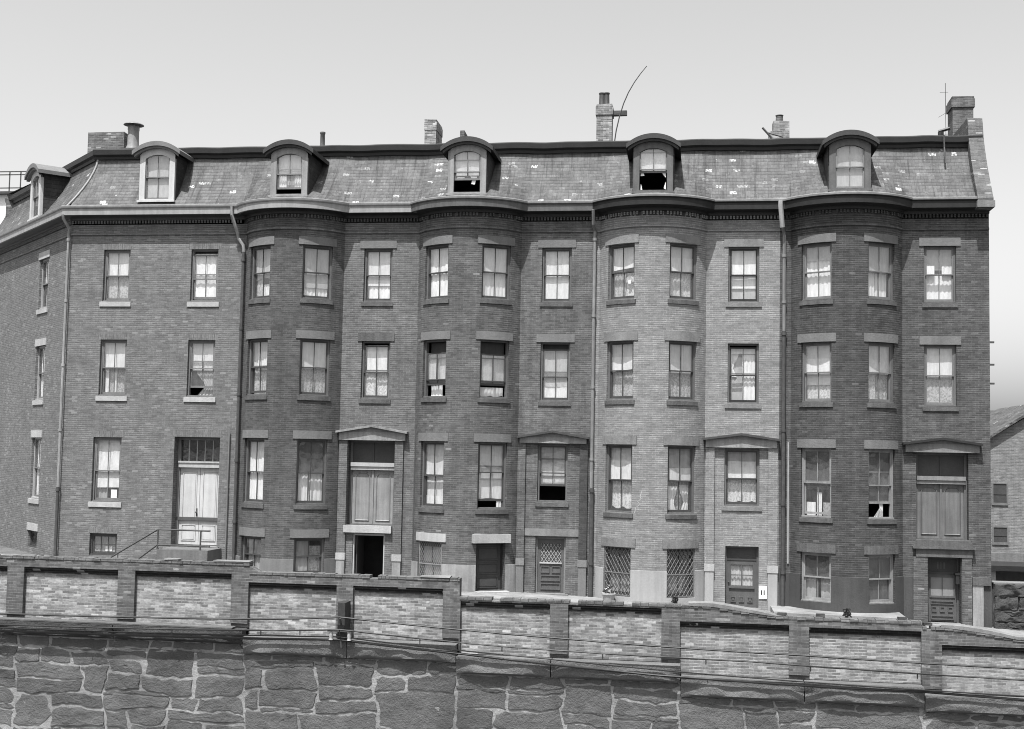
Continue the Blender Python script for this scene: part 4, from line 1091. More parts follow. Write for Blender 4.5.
# house 4: door with two pale boarded lights, its number over it
def leafF(mb, d):
    x0, x1, zb, zt = 12.66, 13.60, gz(13)+.03, ZB-9.12; y = .38; W_, H_ = x1-x0, zt-zb
    mb.box(x0, x1, y, y+.05, zb, zt)
    for a, b in ((.06, .94),): ring(mb, x0+W_*a, x0+W_*b, y-.03, y-.001, zb+H_*.50, zb+H_*.95, .04, .04, .06, .04)
    ring(mb, x0+.1, x1-.1, y-.03, y-.001, zb+H_*.36, zb+H_*.43, .02, .02, .02, .02)
    for i in range(3):
        c_ = x0+W_*(.22+.28*i); ring(mb, c_-.08, c_+.08, y-.028, y-.001, zb+H_*.2, zb+H_*.31, .025, .025, .03, .025)
    ring(mb, x0+.1, x1-.1, y-.03, y-.001, zb+.06, zb+.2, .03, .03, .04, .03)
    for a, b in ((.11, .485), (.515, .89)):
        m2 = MB(); m2.box(x0+W_*a, x0+W_*b, y-.022, y-.002, zb+H_*.54, zb+H_*.93); link('door_light', m2.mesh('door_light', [paint('board_grey', .17, .12, .7, streak=.1)], wpos(d)), d)
    m2 = MB(); m2.box(x0-.03, x1+.03, y-.04, y+.06, ZB-9.118, ZB-9.05); m2.box(x0, x1, y+.02, y+.05, ZB-9.05, ZB-8.6); link('transom_panel', m2.mesh('transom_panel', [P_DARK], wpos(d)), d)
    m2 = MB()
    for i, gx in enumerate((13.00, 13.10, 13.20)): m2.box(gx-.014, gx+.014, y+.008, y+.018, ZB-8.95, ZB-8.72)
    link('door_numeral', m2.mesh('door_numeral', [P_MID], wpos(d)), d)
base_door(h4, 12.6, 13.66, gz(13), ZB-8.53, .5, P_DOOR, leafF, P_DOOR)
mb = MB(); mb.box(13.52, 13.64, .10, .22, ZB-9.42, ZB-9.12); mb.box(13.50, 13.66, .08, .24, ZB-9.12, ZB-9.06); part('doorway_lamp', mb, [P_BLACK], h4)
for h, x0, x1, zz in ((h4, 12.5, 13.76, 0), (h2, -.7, .58, 0), (h3, 5.85, 7.15, 0)):
    z = gz((x0+x1)/2); mb = MB(); mb.box(x0, x1, -.16, .2, z-.2, z+.03); part('doorstep', mb, [S_MID], h)

# chimneys, gable parapet and pipes of the bow houses
chimney(h1, -10.28, -9.80, 4.0, .5, 6.50, B_CHIM, cap=False, pots=[(-9.98, .115, .86, P_MID)])
chimney(h1, -5.80, -5.34, 4.2, 1.2, 7.78, B_CHIM_W, corb=.02)
chimney(h2, -4.36, -4.20, 4.2, .9, 7.30, B_CHIM, cap=False)
c3 = chimney(h2, 1.0-.0, 1.26, 4.0, .6, 8.22, B_CHIM_W, cap=False) if False else chimney(h3, 1.02, 1.62, 4.0, .6, 8.20, B_CHIM_W, corb=.035, pots=[(1.20, .13, .52, P_DARK), (1.38, .13, .52, P_DARK)])
chimney(h4, 7.74, 8.34, 4.0, .55, 7.42, B_CHIM_W, cap=False, pots=[(7.98, .16, .28, B_CHIM)])
mb = MB(); mb.box(7.58, 7.74, 4.05, 4.5, ZB+5.9, ZB+7.05, jit=.02); mb.box(7.46, 7.58, 4.05, 4.5, ZB+5.9, ZB+6.75, jit=.02); part('broken_flue', mb, [B_CHIM_W], h4)
chimney(h4, 14.28, 15.02, 4.0, .9, 8.22, brick('dark_chimney_brick', .06, .11, .12, stain=.2), corb=.05)
prof = [(-.55, 3.12), (-.55, 3.46), (-.42, 3.62)]
for i in range(0, 9):
    t = i/8; prof.append((-.36+1.26*(1-(1-t)**1.45), 3.75+2.55*t))
prof += [(1.0, 6.58), (9, 6.58), (9, 3.12)]
mb = MB(); x0, x1 = 14.16, 14.66
n = len(prof)
mb.quad([(x0, y, z+ZB) for y, z in prof][::-1]); mb.quad([(x1, y, z+ZB) for y, z in prof])
for i in range(n):
    (ya, za), (yb_, zb_) = prof[i], prof[(i+1) % n]
    mb.quad(((x0, ya, za+ZB), (x1, ya, za+ZB), (x1, yb_, zb_+ZB), (x0, yb_, zb_+ZB)), 0, ((x0, za+ya), (x1, za+ya), (x1, zb_+yb_), (x0, zb_+yb_)))
gp = part('gable_parapet', mb, [brick('gable_brick', .055, .09, .11, light=.04, light_val=.25, stain=.2)], h4)
mb = MB(); mb.box(14.13, 14.70, -.60, .2, ZB+3.14, ZB+3.36); link('kneeler_stone', mb.mesh('kneeler_stone', [S_MID], wpos(gp)), gp)
mb = MB(); mb.quad(((14.63, 0, ZB-11), (14.63, 9, ZB-11), (14.63, 9, ZB+3.15), (14.63, 0, ZB+3.15))); part('gable_wall', mb, [B_REC4], h4)
mb = MB(); mb.tube([(13.33, 1.3, ZB+5.9), (13.33, 1.3, ZB+6.18)], .10, 8); mb.tube([(13.25, 1.3, ZB+6.2), (13.62, 1.25, ZB+6.3)], .06, 6); part('vent_pipe', mb, [P_BLACK], h4)
mb = MB(); mb.tube([(13.33, .72, ZB+5.92), (13.33, .70, ZB+5.5), (13.33, .55, ZB+4.9)], .03, 6); part('overflow_pipe', mb, [P_DARK], h4)
for z in (-1.3, -2.06, -2.7): mb = MB(); mb.box(14.63, 14.86, .35, .45, ZB+z-.03, ZB+z+.03); part('wall_iron', mb, [IRON], h4)
downpipe(h3, [(1.30, -.47, 3.2), (1.30, -.3, 2.7), (1.34, -.09, 2.5), (1.34, -.09, -7)], .06, paint('grey_pipe_paint', .16, .3, .6, 4, streak=.2), brackets=(2.2, -.5, -3, -5.5))
downpipe(h3, [(1.36, -.10, -6.5), (1.36, -.10, gz(1.3)-ZB)], .075, IRON, brackets=(-6.6, -9.1))
downpipe(h4, [(7.70, -.50, 3.45), (7.70, -.49, 3.3), (7.78, -.30, 2.55)], .085, P_PALE)
downpipe(h4, [(7.78, -.30, 2.55), (7.84, -.14, 2.42), (7.86, -.10, 2.3), (7.86, -.10, -1)], .06, P_GREY, brackets=(1.6, 0))
downpipe(h4, [(7.86, -.10, -1), (7.86, -.10, gz(7.8)-ZB)], .07, IRON, brackets=(-1.1, -4.4, -6.9, -9.2))
downpipe(h4, [(8.03, -.02, -8.9), (8.03, -.02, -4.8)], .03, P_PALE, name='conduit')
mb = MB(); mb.tube([(-4.92, -.06, ZB-4.4), (-4.92, -.06, gz(-4.9))], .028, 6); part('conduit', mb, [IRON], h2)

# ------------------------------------------------------------------ things on the roofs
def aerial(name, pts, r, label, cross=()):
    t = empty(name, (pts[0][0], pts[0][1], pts[0][2]+ZB)); tag(t, label, 'aerial')
    mb = MB(); mb.tube([(x, y, z+ZB) for x, y, z in pts], r, 6); part('mast', mb, [IRON], t, smooth=50)
    for (xa, za, xb, zb_) in cross:
        mb = MB(); y = pts[0][1]; mb.tube([(xa, y, za+ZB), (xb, y, zb_+ZB)], r[0]*.7 if isinstance(r, list) else r*.7, 5); part('crossbar', mb, [IRON], t)
    return t
aerial('roof_aerial', [(1.70, 3.8, 5.9), (1.72, 3.8, 6.5), (1.80, 3.8, 7.1), (1.92, 3.8, 7.65), (2.07, 3.8, 8.15), (2.25, 3.8, 8.58), (2.47, 3.8, 8.97), (2.70, 3.8, 9.3), (2.94, 3.8, 9.6)], [.026, .026, .026, .025, .024, .022, .020, .018, .015], 'long bent rod aerial leaning right beside the whitened chimney with two pots', [])
mb = MB(); mb.box(1.64, 2.18, 4.2, 4.42, ZB+7.82, ZB+8.0, jit=.01); part('flue_stub', mb, [P_DARK], h3)
aerial('roof_aerial', [(14.12, 4.4, 5.95), (14.10, 4.4, 8.85)], .011, 'thin upright mast with short crossbars beside the tall dark chimney at the end gable', [(13.9, 8.5, 14.2, 8.5), (13.85, 7.55, 14.1, 7.7), (14.0, 6.9, 14.2, 6.9)])
aerial('roof_aerial', [(7.50, 1.3, 5.9), (7.48, 1.3, 6.1), (7.18, 1.3, 6.45)], .04, 'short bent rod sticking out of the roof edge by the broken pale flue', [(7.3, 6.28, 7.9, 6.1)])

# ------------------------------------------------------------------ parapet wall over the retaining wall
YF = -11.0
def parapet():
    t = empty('parapet_wall', (0, -10.8, ZB-10.4)); tag(t, 'stepped brick parapet wall with whitewashed recessed panels along the street edge', 'wall')
    # panels: x0, x1, z of the corbel top, z of the foot
    PN = [(-16.7, -13.94, -8.74, -10.16), (-13.45, -10.71, -8.74, -10.16), (-10.22, -7.48, -8.74, -10.16), (-7.0, -4.56, -8.95, -10.33), (-4.11, -1.68, -8.95, -10.33),
          (-1.21, 1.15, -9.25, -10.62), (1.62, 4.02, -9.25, -10.62), (4.49, 7.22, -9.56, -10.90), (7.71, 10.44, -9.59, -10.90), (10.93, 13.66, -9.90, -11.1), (14.15, 16.8, -9.90, -11.1)]
    TOP = [(-17.2, -6.98, -8.44, -8.44), (-6.98, -1.24, -8.66, -8.66), (-1.24, 4.52, -9.13, -9.13), (4.52, 10.46, -9.14, -9.36), (10.46, 17.2, -9.46, -9.72)]
    ST = [-17.2, -6.98, -1.24, 4.52, 10.46, 17.2]
    FOOT = [-10.16, -10.33, -10.62, -10.90, -11.1]
    m = MB()
    def topz(x):
        if x < 4.52:
            for a, b, za, zb in TOP[:3]:
                if a <= x <= b: return za
        if x <= 10.46: return -9.14 - (.19*max(0, min(1, (x-5.3)/1.6))) - .01*(x-4.5)*.3
        return -9.46 - .22*max(0, min(1, (x-10.9)/1.8))**1.5
    # pilasters and the band over the panels
    edges = [-17.2] + [v for p in PN for v in p[:2]] + [17.2]
    for i, (x0, x1, zc, zf) in enumerate(PN):
        # left pilaster
        xa = edges[2*i]; sec = max(k for k in range(5) if ST[k] <= (xa+x0)/2)
        cut = sorted([xa, x0] + [s_ for s_ in ST if xa < s_ < x0])
        for a, b in zip(cut, cut[1:]):
            sc_ = max(k for k in range(5) if ST[k] <= (a+b)/2); f = FOOT[sc_]
            m.box(a, b, YF, -10.72, f+.11+ZB, min(topz(a+.02), topz(b-.02))-.075+ZB); m.box(a, b, YF+.06, -10.72, f+ZB, f+.108+ZB)
        n = 6
        for k in range(n):
            a, b = x0+(x1-x0)*k/n, x0+(x1-x0)*(k+1)/n
            za, zb = topz(a)-.077, topz(b)-.077
            p = [(a, YF), (b, YF), (b, -10.72), (a, -10.72)]
            m.quad(((a, YF, zc+ZB), (b, YF, zc+ZB), (b, YF, zb+ZB), (a, YF, za+ZB)))
            m.quad(((a, YF, za+ZB), (b, YF, zb+ZB), (b, -10.72, zb+ZB), (a, -10.72, za+ZB)))
            m.quad(((b, -10.72, zc+ZB), (a, -10.72, zc+ZB), (a, -10.72, za+ZB), (b, -10.72, zb+ZB)))
        m.quad(((x0, YF, zc+ZB), (x0, -10.72, zc+ZB), (x1, -10.72, zc+ZB), (x1, YF, zc+ZB)))
        # corbel courses
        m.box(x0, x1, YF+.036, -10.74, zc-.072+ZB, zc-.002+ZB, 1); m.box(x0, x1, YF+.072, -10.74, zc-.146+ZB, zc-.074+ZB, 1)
    m.box(PN[-1][1], 17.2, YF, -10.72, -11.1+ZB, topz(17.1)-.08+ZB)
    part('wall_body', m, [B_PAR, brick('soot_and_shade_corbel_brick', .006, .014, .03, light=.07, light_val=.22, stain=.2, h=.074)], t)  # near-black corbels: soot plus the shade under the band, painted in
    mats = [B_PANEL_A, B_PANEL_A, B_PANEL_A, B_PANEL_A, B_PANEL_A, B_PANEL_A, B_PANEL_A, B_PANEL_C, B_PANEL_C, B_PANEL_B, B_PANEL_B]
    for (x0, x1, zc, zf), mt in zip(PN, mats):
        q = MB(); q.box(x0+.002, x1-.002, YF+.122, -10.745, zf+ZB, zc-.148+ZB); part('recessed_panel', q, [mt], t)
    # coping bricks, uneven
    q = MB()
    x = -17.2; r = random.Random(4)
    while x < 17.15:
        L = r.choice((.105, .215, .215)); b = min(x+L, 17.2)
        for s_ in ST:
            if x < s_-.02 < b: b = s_
        zt = topz((x+b)/2)
        if r.random() > .05: q.box(x+.004, b-.004, YF-.02+r.uniform(-.008, .008), -10.70, zt-.074+ZB, zt+r.uniform(-.012, .006)+ZB, 0)
        x = b
    part('coping', q, [B_PAR], t)
    for a, b in ((-8.0, -6.99), (-2.3, -1.5), (-9.4, -9.0)):
        q = MB(); z = topz((a+b)/2); q.box(a, b, YF-.03, -10.72, z+.003+ZB, z+.04+ZB, jit=.012); part('coping_stone', q, [S_MID], t)
    for a, b, zf in ((4.7, 6.9, 0), (10.9, 13.2, 0)):           # smooth cement capping on the ramps
        q = MB(); n = 14
        for k in range(n):
            xa, xb = a+(b-a)*k/n, a+(b-a)*(k+1)/n
            ha, hb = .006+.07*math.sin(PI*min(1, .12+k/n*.88))**.5*(1-.3*k/n), .006+.07*math.sin(PI*min(1, .12+(k+1)/n*.88))**.5*(1-.3*k/n)
            za, zb = topz(xa), topz(xb)
            q.quad(((xa, YF-.03, za+ZB-.02), (xb, YF-.03, zb+ZB-.02), (xb, YF-.03, zb+hb+ZB), (xa, YF-.03, za+ha+ZB)))
            q.quad(((xa, YF-.03, za+ha+ZB), (xb, YF-.03, zb+hb+ZB), (xb, -10.72, zb+hb+ZB+.02), (xa, -10.72, za+ha+ZB+.02)))
        part('cement_capping', q, [S_MID], t)
    return topz
topz = parapet()

# ------------------------------------------------------------------ retaining wall
def rock_face(mb, poly, y0, dep, seed, mi=0, amp=.03):
    """a rough stone: outline (x,z) ccw from -y, roughened, bulging forward from y0 by dep"""
    r = random.Random(seed); pts = []
    n = len(poly)
    for i in range(n):
        (xa, za), (xb, zb) = poly[i], poly[(i+1) % n]
        L = math.hypot(xb-xa, zb-za); k = max(1, int(L/.10))
        for j in range(k):
            t = j/k; pts.append((xa+(xb-xa)*t + r.uniform(-.026, .026), za+(zb-za)*t + r.uniform(-.026, .026)))
    cx, cz = sum(p[0] for p in pts)/len(pts), sum(p[1] for p in pts)/len(pts)
    rings = []
    for f, d in ((1, 0), (.985, .9), (.93, 1.0), (.78, 1.0), (.60, 1.0), (.40, 1.0), (.2, 1.0)):
        row = []
        for x, z in pts:
            X, Z = cx+(x-cx)*f, cz+(z-cz)*f
            nz = noise.fractal(Vector((X*3.1, seed*3.1, Z*3.6)), .9, 2.0, 5)
            row.append((X, y0 - dep*d - (amp*nz*1.6 if d > 0 else 0), Z))
        rings.append(row)
    for a, b in zip(rings, rings[1:]):
        for i in range(len(a)):
            j = (i+1) % len(a); mb.quad((a[i], a[j], b[j], b[i]), mi)
    c = (cx, y0-dep-amp*1.6*noise.fractal(Vector((cx*2.2, seed*3.1, cz*2.6)), 1.0, 2.0, 4), cz)
    for i in range(len(pts)): mb.quad((rings[-1][i], rings[-1][(i+1) % len(pts)], c), mi)

def retaining():
    t = empty('retaining_wall', (0, -11.3, 0)); tag(t, 'rubble granite retaining wall with wide pale mortar joints below the brick parapet', 'wall')
    SEC = [(-17.2, -6.98, -10.55, -10.17), (-6.98, -1.24, -10.80, -10.335), (-1.24, 4.52, -11.07, -10.625), (4.52, 10.46, -11.40, -10.905), (10.46, 17.2, -11.5, -11.105)]
    r = random.Random(23)
    m = MB()
    for a, b, zc, zt in SEC: m.box(a, b, -11.26, -10.96, 0, zc+ZB)
    part('mortar_bed', m, [MORTAR], t)
    # cap stones
    for a, b, zc, zt in SEC:
        x = a; dark = a < -7.5  # highest section: shade below the ledge painted in as dark stone
        while x < b-.01:
            L = r.uniform(2.2, 3.4); e = min(b, x+L)
            if b-e < 1.2: e = b
            q = MB(); n = max(6, int((e-x)/.12)); rows = 7; seed = r.random()*50
            zb_, zt_ = zc+ZB+.012, zt+ZB-.004
            def Pc(i, j):
                X = x+.012+(e-x-.024)*i/n; tt = j/rows; Z = zb_+(zt_-zb_)*tt
                ed = min(1, 5*min(tt, 1-tt)+.25, 4*min(i/n, 1-i/n)+.3)
                nz = noise.fractal(Vector((X*1.7, seed, Z*3.2)), 1.0, 2.0, 5)
                y = -11.30 - .13*ed - .045*nz*ed
                if tt > .62: y = -11.40 - .012*nz             # dressed upper margin
                return (X, y, Z)
            for i in range(n):
                for j in range(rows): q.quad((Pc(i, j), Pc(i+1, j), Pc(i+1, j+1), Pc(i, j+1)))
                q.quad((Pc(i, rows), Pc(i+1, rows), (x+.012+(e-x-.024)*(i+1)/n, -10.9, zt_), (x+.012+(e-x-.024)*i/n, -10.9, zt_)))
                q.quad(((x+.012+(e-x-.024)*i/n, -11.2, zb_), (x+.012+(e-x-.024)*(i+1)/n, -11.2, zb_), Pc(i+1, 0), Pc(i, 0)))
            for i in (0, n):
                q.quad([Pc(i, j) for j in range(rows+1)] + [(Pc(i, 0)[0], -11.1, zt_), (Pc(i, 0)[0], -11.1, zb_)])
            part('cap_stone', q, [CAPDARK if dark else CAPSTONE], t, smooth=50)
            x = e
    # rubble
    q = MB(); cnt = [0]
    def warp(x, z):                                      # joints wander together, so neighbours still fit
        dx = .20*noise.noise(Vector((x*.9, z*1.3, 3.1)))+.07*noise.noise(Vector((x*3.1, z*3.3, 7.7)))
        dz = .17*noise.noise(Vector((x*.8, z*1.1, 11.3)))+.06*noise.noise(Vector((x*2.9, z*3.0, 17.1)))
        return dx, dz
    def stone_poly(x0, x1, z0, z1, ztop):
        g = r.uniform(.012, .032); x0 += g; x1 -= g; z0 += g*.9; z1 -= g*.9
        if x1-x0 < .10 or z1-z0 < .045: return
        w_, h_ = x1-x0, z1-z0; j = min(.07, w_*.10, h_*.12)
        def J(): return r.uniform(-j*.3, j)
        def cc(): return r.uniform(.08, .42)*min(w_, h_) if r.random() < .22 else .015
        c1, c2, c3, c4 = cc(), cc(), cc(), cc()
        poly = [(x0+c1+J(), z0+J()*.6), (x1-c2-J(), z0+J()*.6), (x1-J()*.6, z0+c2+J()), (x1-J()*.6, z1-c3-J()), (x1-c3-J(), z1-J()*.6), (x0+c4+J(), z1-J()*.6), (x0+J()*.6, z1-c4-J()), (x0+J()*.6, z0+c1+J())]
        fine = []
        for k in range(8):
            (xa, za), (xb, zb) = poly[k], poly[(k+1) % 8]; n = max(1, int(math.hypot(xb-xa, zb-za)/.25))
            fine += [(xa+(xb-xa)*t/n, za+(zb-za)*t/n) for t in range(n)]
        out = []
        for x, z in fine:
            dx, dz = warp(x, z); f = max(0, min(1, (ztop-z)/.35)); out.append((max(-17.19, min(17.19, x+dx)), min(ztop-.004, z+dz*f)))
        cnt[0] += 1
        rock_face(q, out, -11.252, r.uniform(.018, .040), cnt[0], r.choice((0, 0, 0, 1, 2)), amp=.010)
    def split(x0, x1, z0, z1, zt_):
        w_, h_ = x1-x0, z1-z0
        if h_ > 1.05 or (h_ > .62 and r.random() < .6 and w_ < 3.2):
            if w_ > h_*2.6: s_ = x0+w_*r.uniform(.35, .65); split(x0, s_, z0, z1, zt_); split(s_, x1, z0, z1, zt_); return
            s_ = z0+h_*r.uniform(.25, .75); split(x0, x1, z0, s_, zt_); split(x0, x1, s_, z1, zt_); return
        if w_ > r.uniform(1.5, 2.8): s_ = x0+w_*r.uniform(.25, .75); split(x0, s_, z0, z1, zt_); split(s_, x1, z0, z1, zt_); return
        if h_ > .34 and w_ > .5 and r.random() < .16:    # a thin pinning stone above or below
            s_ = z0+h_*r.choice((.2, .8)); stone_poly(x0, x1, z0, s_, zt_); stone_poly(x0, x1, s_, z1, zt_); return
        stone_poly(x0, x1, z0, z1, zt_)
    for a, b, zc, zt in SEC:
        z1 = zc+ZB-.012; x = a
        while x < b-.01:
            e = min(b, x+r.uniform(2.6, 4.4)); e = b if b-e < 1.4 else e
            th = r.uniform(.13, .34); xx = x
            while xx < e-.01:
                f = min(e, xx+r.uniform(.4, 1.6)); f = e if e-f < .35 else f
                stone_poly(xx, f, z1-th, z1+.02, z1); xx = f
            zz = z1-th
            while zz > .1:
                hh = min(zz, r.uniform(.9, 1.7)); hh = zz if zz-hh < .5 else hh
                split(x, e, zz-hh, zz, z1); zz -= hh
            x = e
    part('rubble_stones', q, [RUBBLE, stone('dark_rubble_granite', .068, .3, bscale=8, bump=1.0), stone('pale_rubble_granite', .090, .3, bscale=6, bump=1.0)], t, smooth=14)
    # pale ledge on the highest section
    q = MB(); q.box(-17.2, -7.3, -11.36, -11.005, ZB-10.155, ZB-10.125, jit=.006); part('ledge', q, [S_DARK], t)
retaining()

# ------------------------------------------------------------------ cables along the wall
YW = -11.62
def cable(pts, r, label, mat=P_BLACK, hooks=0, dy=0):
    t = empty('cable', (pts[0][0], YW+dy, pts[0][1]+ZB)); tag(t, label, 'cable', 'cables slung along the wall')
    path = []
    for (xa, za), (xb, zb) in zip(pts, pts[1:]):
        n = max(6, int(abs(xb-xa)/.8)); sag = .012*abs(xb-xa)
        for i in range(n): u = i/n; path.append((xa+(xb-xa)*u, YW+dy, ZB+za+(zb-za)*u - sag*4*u*(1-u)*.35))
    path.append((pts[-1][0], YW+dy, ZB+pts[-1][1]))
    mb = MB(); mb.tube(path, r, 6, cap=False); part('cable_line', mb, [mat], t, smooth=60)
    if hooks:
        for i in range(1, len(path)-1, hooks):
            x, y, z = path[i]
            mb = MB(); mb.tube([(x, y, z+.02), (x, y+.01, z-.13)], .014, 4); o = part('cable_hanger', mb, [mat], t)
cable([(-17, -9.95), (-6.41, -9.83), (-4.28, -9.70), (1.5, -10.02), (7.5, -10.20), (17, -10.33)], .026, 'topmost thin cable running over the bracket post and along the panels')
cable([(-17, -10.25), (-6.40, -10.12), (-4.28, -10.02), (0, -10.28), (6, -10.40), (17, -10.62)], .021, 'second cable from the top, with small wire hangers under it', hooks=3)
cable([(-17, -10.42), (-4.28, -10.30), (-1.2, -10.52), (4, -10.86), (10.4, -10.98), (17, -11.15)], .032, 'thick dark cable hugging the top of the granite cap stones', dy=.12)
cable([(-17, -10.33), (-4.3, -10.22), (1.0, -10.55), (7, -10.84), (17, -11.0)], .018, 'thinnest cable slung between the hanger cable and the thick dark cable', dy=.08)
t = empty('cable_bracket', (-4.28, -11.15, ZB-9.8)); tag(t, 'short tarred timber post with insulators carrying the cables on the wall', 'post')
mb = MB(); mb.box(-4.37, -4.18, -11.50, -11.005, ZB-10.28, ZB-9.34, jit=.012); part('post', mb, [WOODDARK], t)
for x in (-4.52, -4.03):
    mb = MB(); mb.lathe([(0, ZB-10.10), (.05, ZB-10.09), (.06, ZB-10.2), (.045, ZB-10.24), (.06, ZB-10.3), (0, ZB-10.31)], x, -11.55, 10); part('insulator', mb, [P_PALE], t, smooth=50)
mb = MB(); mb.box(-4.62, -3.94, -11.56, -11.505, ZB-10.09, ZB-10.03); mb.tube([(-4.28, -11.58, ZB-9.75), (-4.28, -11.50, ZB-9.9)], .03, 6); part('crossarm', mb, [IRON], t)
mb = MB(); mb.tube([(-4.27, -11.52, ZB-10.28), (-4.25, -11.50, ZB-10.5)], .025, 6); part('stay', mb, [IRON], t)

# ------------------------------------------------------------------ small things
t = empty('house_number_plate', (7.20, -.012, ZB-9.9)); tag(t, 'white plate with two dark upright strokes on the brick beside the curtained basement door', 'sign')
mb = MB(); mb.box(7.07, 7.33, -.03, -.004, ZB-10.11, ZB-9.68); part('plate', mb, [CARD], t)
for x in (7.155, 7.245): mb = MB(); mb.box(x-.02, x+.02, -.036, -.031, ZB-9.98, ZB-9.82); part('numeral', mb, [P_BLACK], t)
t = empty('flower_pot', (2.05, -1.02, gz(2))); tag(t, 'round pale pot of flowers standing by the grilled basement window', 'flower pot')
zb = gz(2.05)
mb = MB(); mb.lathe([(0, zb+.002), (.16, zb+.002), (.22, zb+.26), (.24, zb+.26), (.24, zb+.31), (.20, zb+.31), (.19, zb+.25), (0, zb+.25)], 2.05, -1.02, 16); part('pot', mb, [P_PALE], t, smooth=45)
mb = MB(); r = random.Random(3)
for k in range(120):
    a, rr, hz = r.uniform(0, 6.28), r.uniform(0, .2), r.uniform(.27, .55); c = Vector((2.05+rr*math.cos(a), -1.02+rr*math.sin(a), zb+hz)); u = Vector((r.uniform(-1, 1), r.uniform(-1, 1), r.uniform(-.6, 1))).normalized()*.05; v = u.cross(Vector((.3, .8, .5))).normalized()*.03
    mb.quad((c-u, c+v, c+u, c-v), 0 if k % 3 else 1)
part('flowers', mb, [paint('leaf_green', .08, .3), CARD], t, weld=False)
def weed(x, y, z, s, label):
    t = empty('weed', (x, y, z)); tag(t, label, 'plant'); r = random.Random(int(x*100))
    mb = MB()
    for k in range(9): a = r.uniform(0, 6.28); mb.tube([(x, y, z), (x+.4*s*math.cos(a)*r.random(), y+.1*math.sin(a), z+s*r.uniform(.5, 1))], [.012, .005], 4)
    part('stem', mb, [IRON], t)
    mb = MB()
    for k in range(110):
        a, rr, hz = r.uniform(0, 6.28), r.uniform(0, .45)*s, r.uniform(.15, 1.0)*s; c = Vector((x+rr*math.cos(a), y+rr*.6*math.sin(a), z+hz)); u = Vector((r.uniform(-1, 1), r.uniform(-1, 1), r.uniform(-1, 1))).normalized()*.05; v = u.cross(Vector((.3, .8, .5))).normalized()*.025
        mb.quad((c-u, c+v, c+u, c-v))
    part('leaves', mb, [paint('leaf_green', .06)], t, weld=False)
weed(8.67, -10.8, topz(8.67)+ZB-.01, .22, 'dark tuft of weed growing on the wall top below the bow of the blackened house')
weed(4.35, -10.8, topz(4.35)+ZB-.01, .16, 'small weed sprouting from the wall top at the start of the cement ramp')
weed(-5.0, -11.06, ZB-9.0, .30, 'dark ivy tuft on the brick band under the open black basement entrance') if False else None
for k, (x, lb) in enumerate([(7.05, 'loose dark brick on the wall top left of the blackened house\'s drainpipe'), (8.0, 'loose dark brick on the wall top left of the weed tuft'), (10.0, 'loose dark brick on the wall top near the right-hand step of the wall'), (10.6, 'broken brick end lying at the foot of the wall\'s last step')]):
    mb = MB(); z = topz(x)+ZB; mb.box(-.11, .11, -.055, .055, .004, .07, jit=.008)
    o = link('loose_brick', mb.mesh('loose_brick', [P_DARK]), None, (x, -10.86, z+.008), .2*k-.3); tag(o, lb, 'brick', 'loose bricks on the wall top')

# ------------------------------------------------------------------ beyond the terrace
def block_wall():
    t = empty('stone_block_wall', (16.5, -.1, gz(16))); tag(t, 'rock-faced granite block wall standing against the right end of the terrace', 'wall')
    m = MB(); m.box(14.70, 24, -.05, .5, gz(16)-.8, ZB-9.36); part('wall_core', m, [MORTAR], t)
    q = MB(); r = random.Random(5); zt = ZB-9.33; seed = 200
    while zt > gz(20)-.5:
        h_ = r.uniform(.36, .46); x = 14.68
        while x < 24:
            e = x+r.uniform(.7, 1.3); seed += 1
            rock_face(q, [(x+.015, zt-h_+.02), (e-.015, zt-h_+.02), (e-.015, zt-.02), (x+.015, zt-.02)], -.05, .13, seed, amp=.05); x = e
        zt -= h_
    part('block_face', q, [CAPDARK], t, smooth=45)
    q = MB(); q.box(14.68, 24, -.12, .5, ZB-9.345, ZB-9.30); part('wall_coping', q, [S_MID], t)
block_wall()
def far_house(x0, x1, y, zt, label, wall_m, wins, gable, roof_m, name='terraced_house'):
    t = empty(name, ((x0+x1)/2, y, gz(24)-.14)); tag(t, label, 'house'); zg = gz(24)-.5
    mb = MB(); mb.box(x0, x1, y, y+9, zg, ZB+zt)
    if gable: mb.prism([(x0, ZB+zt), (x1, ZB+zt), ((x0+x1)/2, ZB+zt+gable)], y, y+9)
    part('wall', mb, [wall_m], t)
    mb = MB()
    if gable:
        for a, b in (((x0-.2, ZB+zt-.1), ((x0+x1)/2, ZB+zt+gable+.12)), (((x0+x1)/2, ZB+zt+gable+.12), (x1+.2, ZB+zt-.1))):
            mb.prism([a, b, (b[0], b[1]+.14), (a[0], a[1]+.14)], y-.25, y+9.2)
    else: mb.box(x0-.2, x1+.2, y-.3, y+9.2, ZB+zt, ZB+zt+.35)
    part('roof', mb, [roof_m], t)
    for (wx, wz, ww, wh) in wins:
        mb = MB(); ring(mb, wx, wx+ww, y-.05, y-.003, ZB+wz, ZB+wz+wh, .07, .07, .12, .07); w_ = part('window', mb, [P_MID], t)
        mb = MB(); mb.quad(((wx, y-.02, ZB+wz), (wx+ww, y-.02, ZB+wz), (wx+ww, y-.02, ZB+wz+wh), (wx, y-.02, ZB+wz+wh))); mb.box(wx, wx+ww, y-.04, y-.021, ZB+wz+wh*.5-.03, ZB+wz+wh*.5+.03)
        link('pane', mb.mesh('pane', [P_DARK], wpos(w_)), w_)
    return t
BF = brick('distant_brick', .11, .16, .19, stain=.15)
far_house(19.0, 24.4, 20, -4.3, 'grey brick gabled house seen past the right end of the terrace', BF, [(19.25, -7.4, .75, 1.1), (19.25, -9.3, .75, .9), (21, -7.4, .9, 1.4), (21, -9.4, .9, 1.2), (22.8, -7.4, .9, 1.4)], 1.7, SLATE)
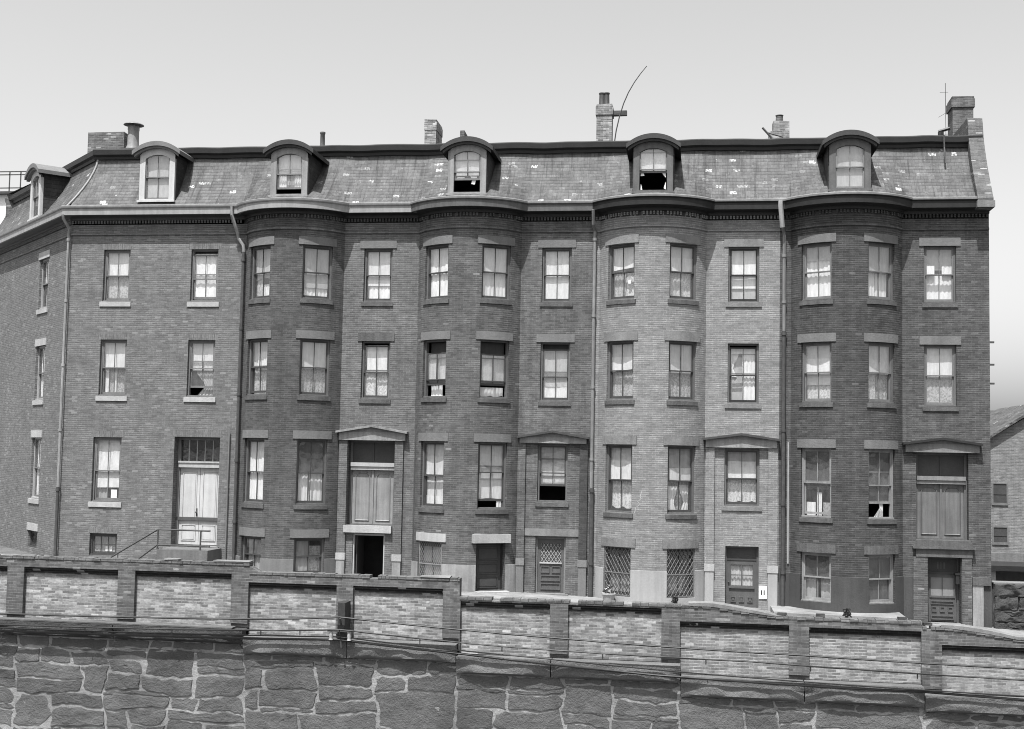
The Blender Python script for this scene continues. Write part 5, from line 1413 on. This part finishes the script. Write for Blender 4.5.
far_house(22.0, 32.0, 34, -2.6, 'tall pale house with a flat dark cornice far behind the gabled house', stone('pale_render', .34, .15), [(22.6, -4.6, 1.0, 1.5), (24.6, -4.6, 1.0, 1.5), (26.8, -4.6, 1.0, 1.5), (22.6, -7.6, 1.0, 1.5)], 0, P_MID)
tg = [o for o in bpy.data.objects if o.name.startswith('terraced_house')][0]
mb = MB(); mb.box(22.6, 23.3, 23, 23.7, ZB-4.2, ZB-1.4); mb.box(22.52, 23.38, 22.92, 23.78, ZB-1.7, ZB-1.5); part('chimney', mb, [B_CHIM], tg)
t = empty('porch', (18.4, 8, gz(24)-.14)); tag(t, 'dark lean-to porch roof between the terrace and the gabled house', 'porch')
mb = MB(); mb.prism([(16.3, ZB-9.55), (22, ZB-9.55), (22, ZB-9.35), (16.3, ZB-9.35)], 7.6, 10); part('porch_roof', mb, [P_BLACK], t)
for x in (16.5, 19, 21.7): mb = MB(); mb.box(x-.08, x+.08, 7.8, 7.96, gz(24)-.5, ZB-9.552); part('porch_post', mb, [P_PALE], t)
mb = MB(); mb.box(16.3, 22, 9.9, 10.1, gz(24)-.5, ZB-9.0); part('porch_wall', mb, [S_MID], t)
# pale building with an iron balcony left of the corner house
t = empty('apartment_block', (-33, 15, gz(-24)-.14)); tag(t, 'pale plastered building with an iron roof railing behind the left corner dormer', 'building')
mb = MB(); mb.box(-44, -27.6, 15, 26, gz(-24)-.5, ZB+7.3); part('wall', mb, [paint('whitewashed_plaster', .6, .1, .8)], t)
for k in range(5):
    wx = -29.6 - 2.1*k
    for wz in (5.2, 1.9):
        mb = MB(); ring(mb, wx, wx+.8, 14.93, 14.997, ZB+wz, ZB+wz+1.5, .09, .09, .1, .09); w_ = part('window', mb, [P_GREY], t)
        mb = MB(); mb.quad(((wx, 14.98, ZB+wz), (wx+.8, 14.98, ZB+wz), (wx+.8, 14.98, ZB+wz+1.5), (wx, 14.98, ZB+wz+1.5))); link('pane', mb.mesh('pane', [P_MID], wpos(w_)), w_)
mb = MB(); mb.box(-44.2, -27.4, 14.75, 26.2, ZB+7.3, ZB+7.42); part('roof', mb, [P_DARK], t)
mb = MB()
for z in (7.62, 8.3, 8.46): mb.box(-44, -27.5, 14.9, 14.94, ZB+z-.025, ZB+z+.025)
for k in range(28): x = -44+k*.6; mb.box(x-.025, x+.025, 14.9, 14.94, ZB+7.42, ZB+8.45)
part('roof_railing', mb, [IRON], t)
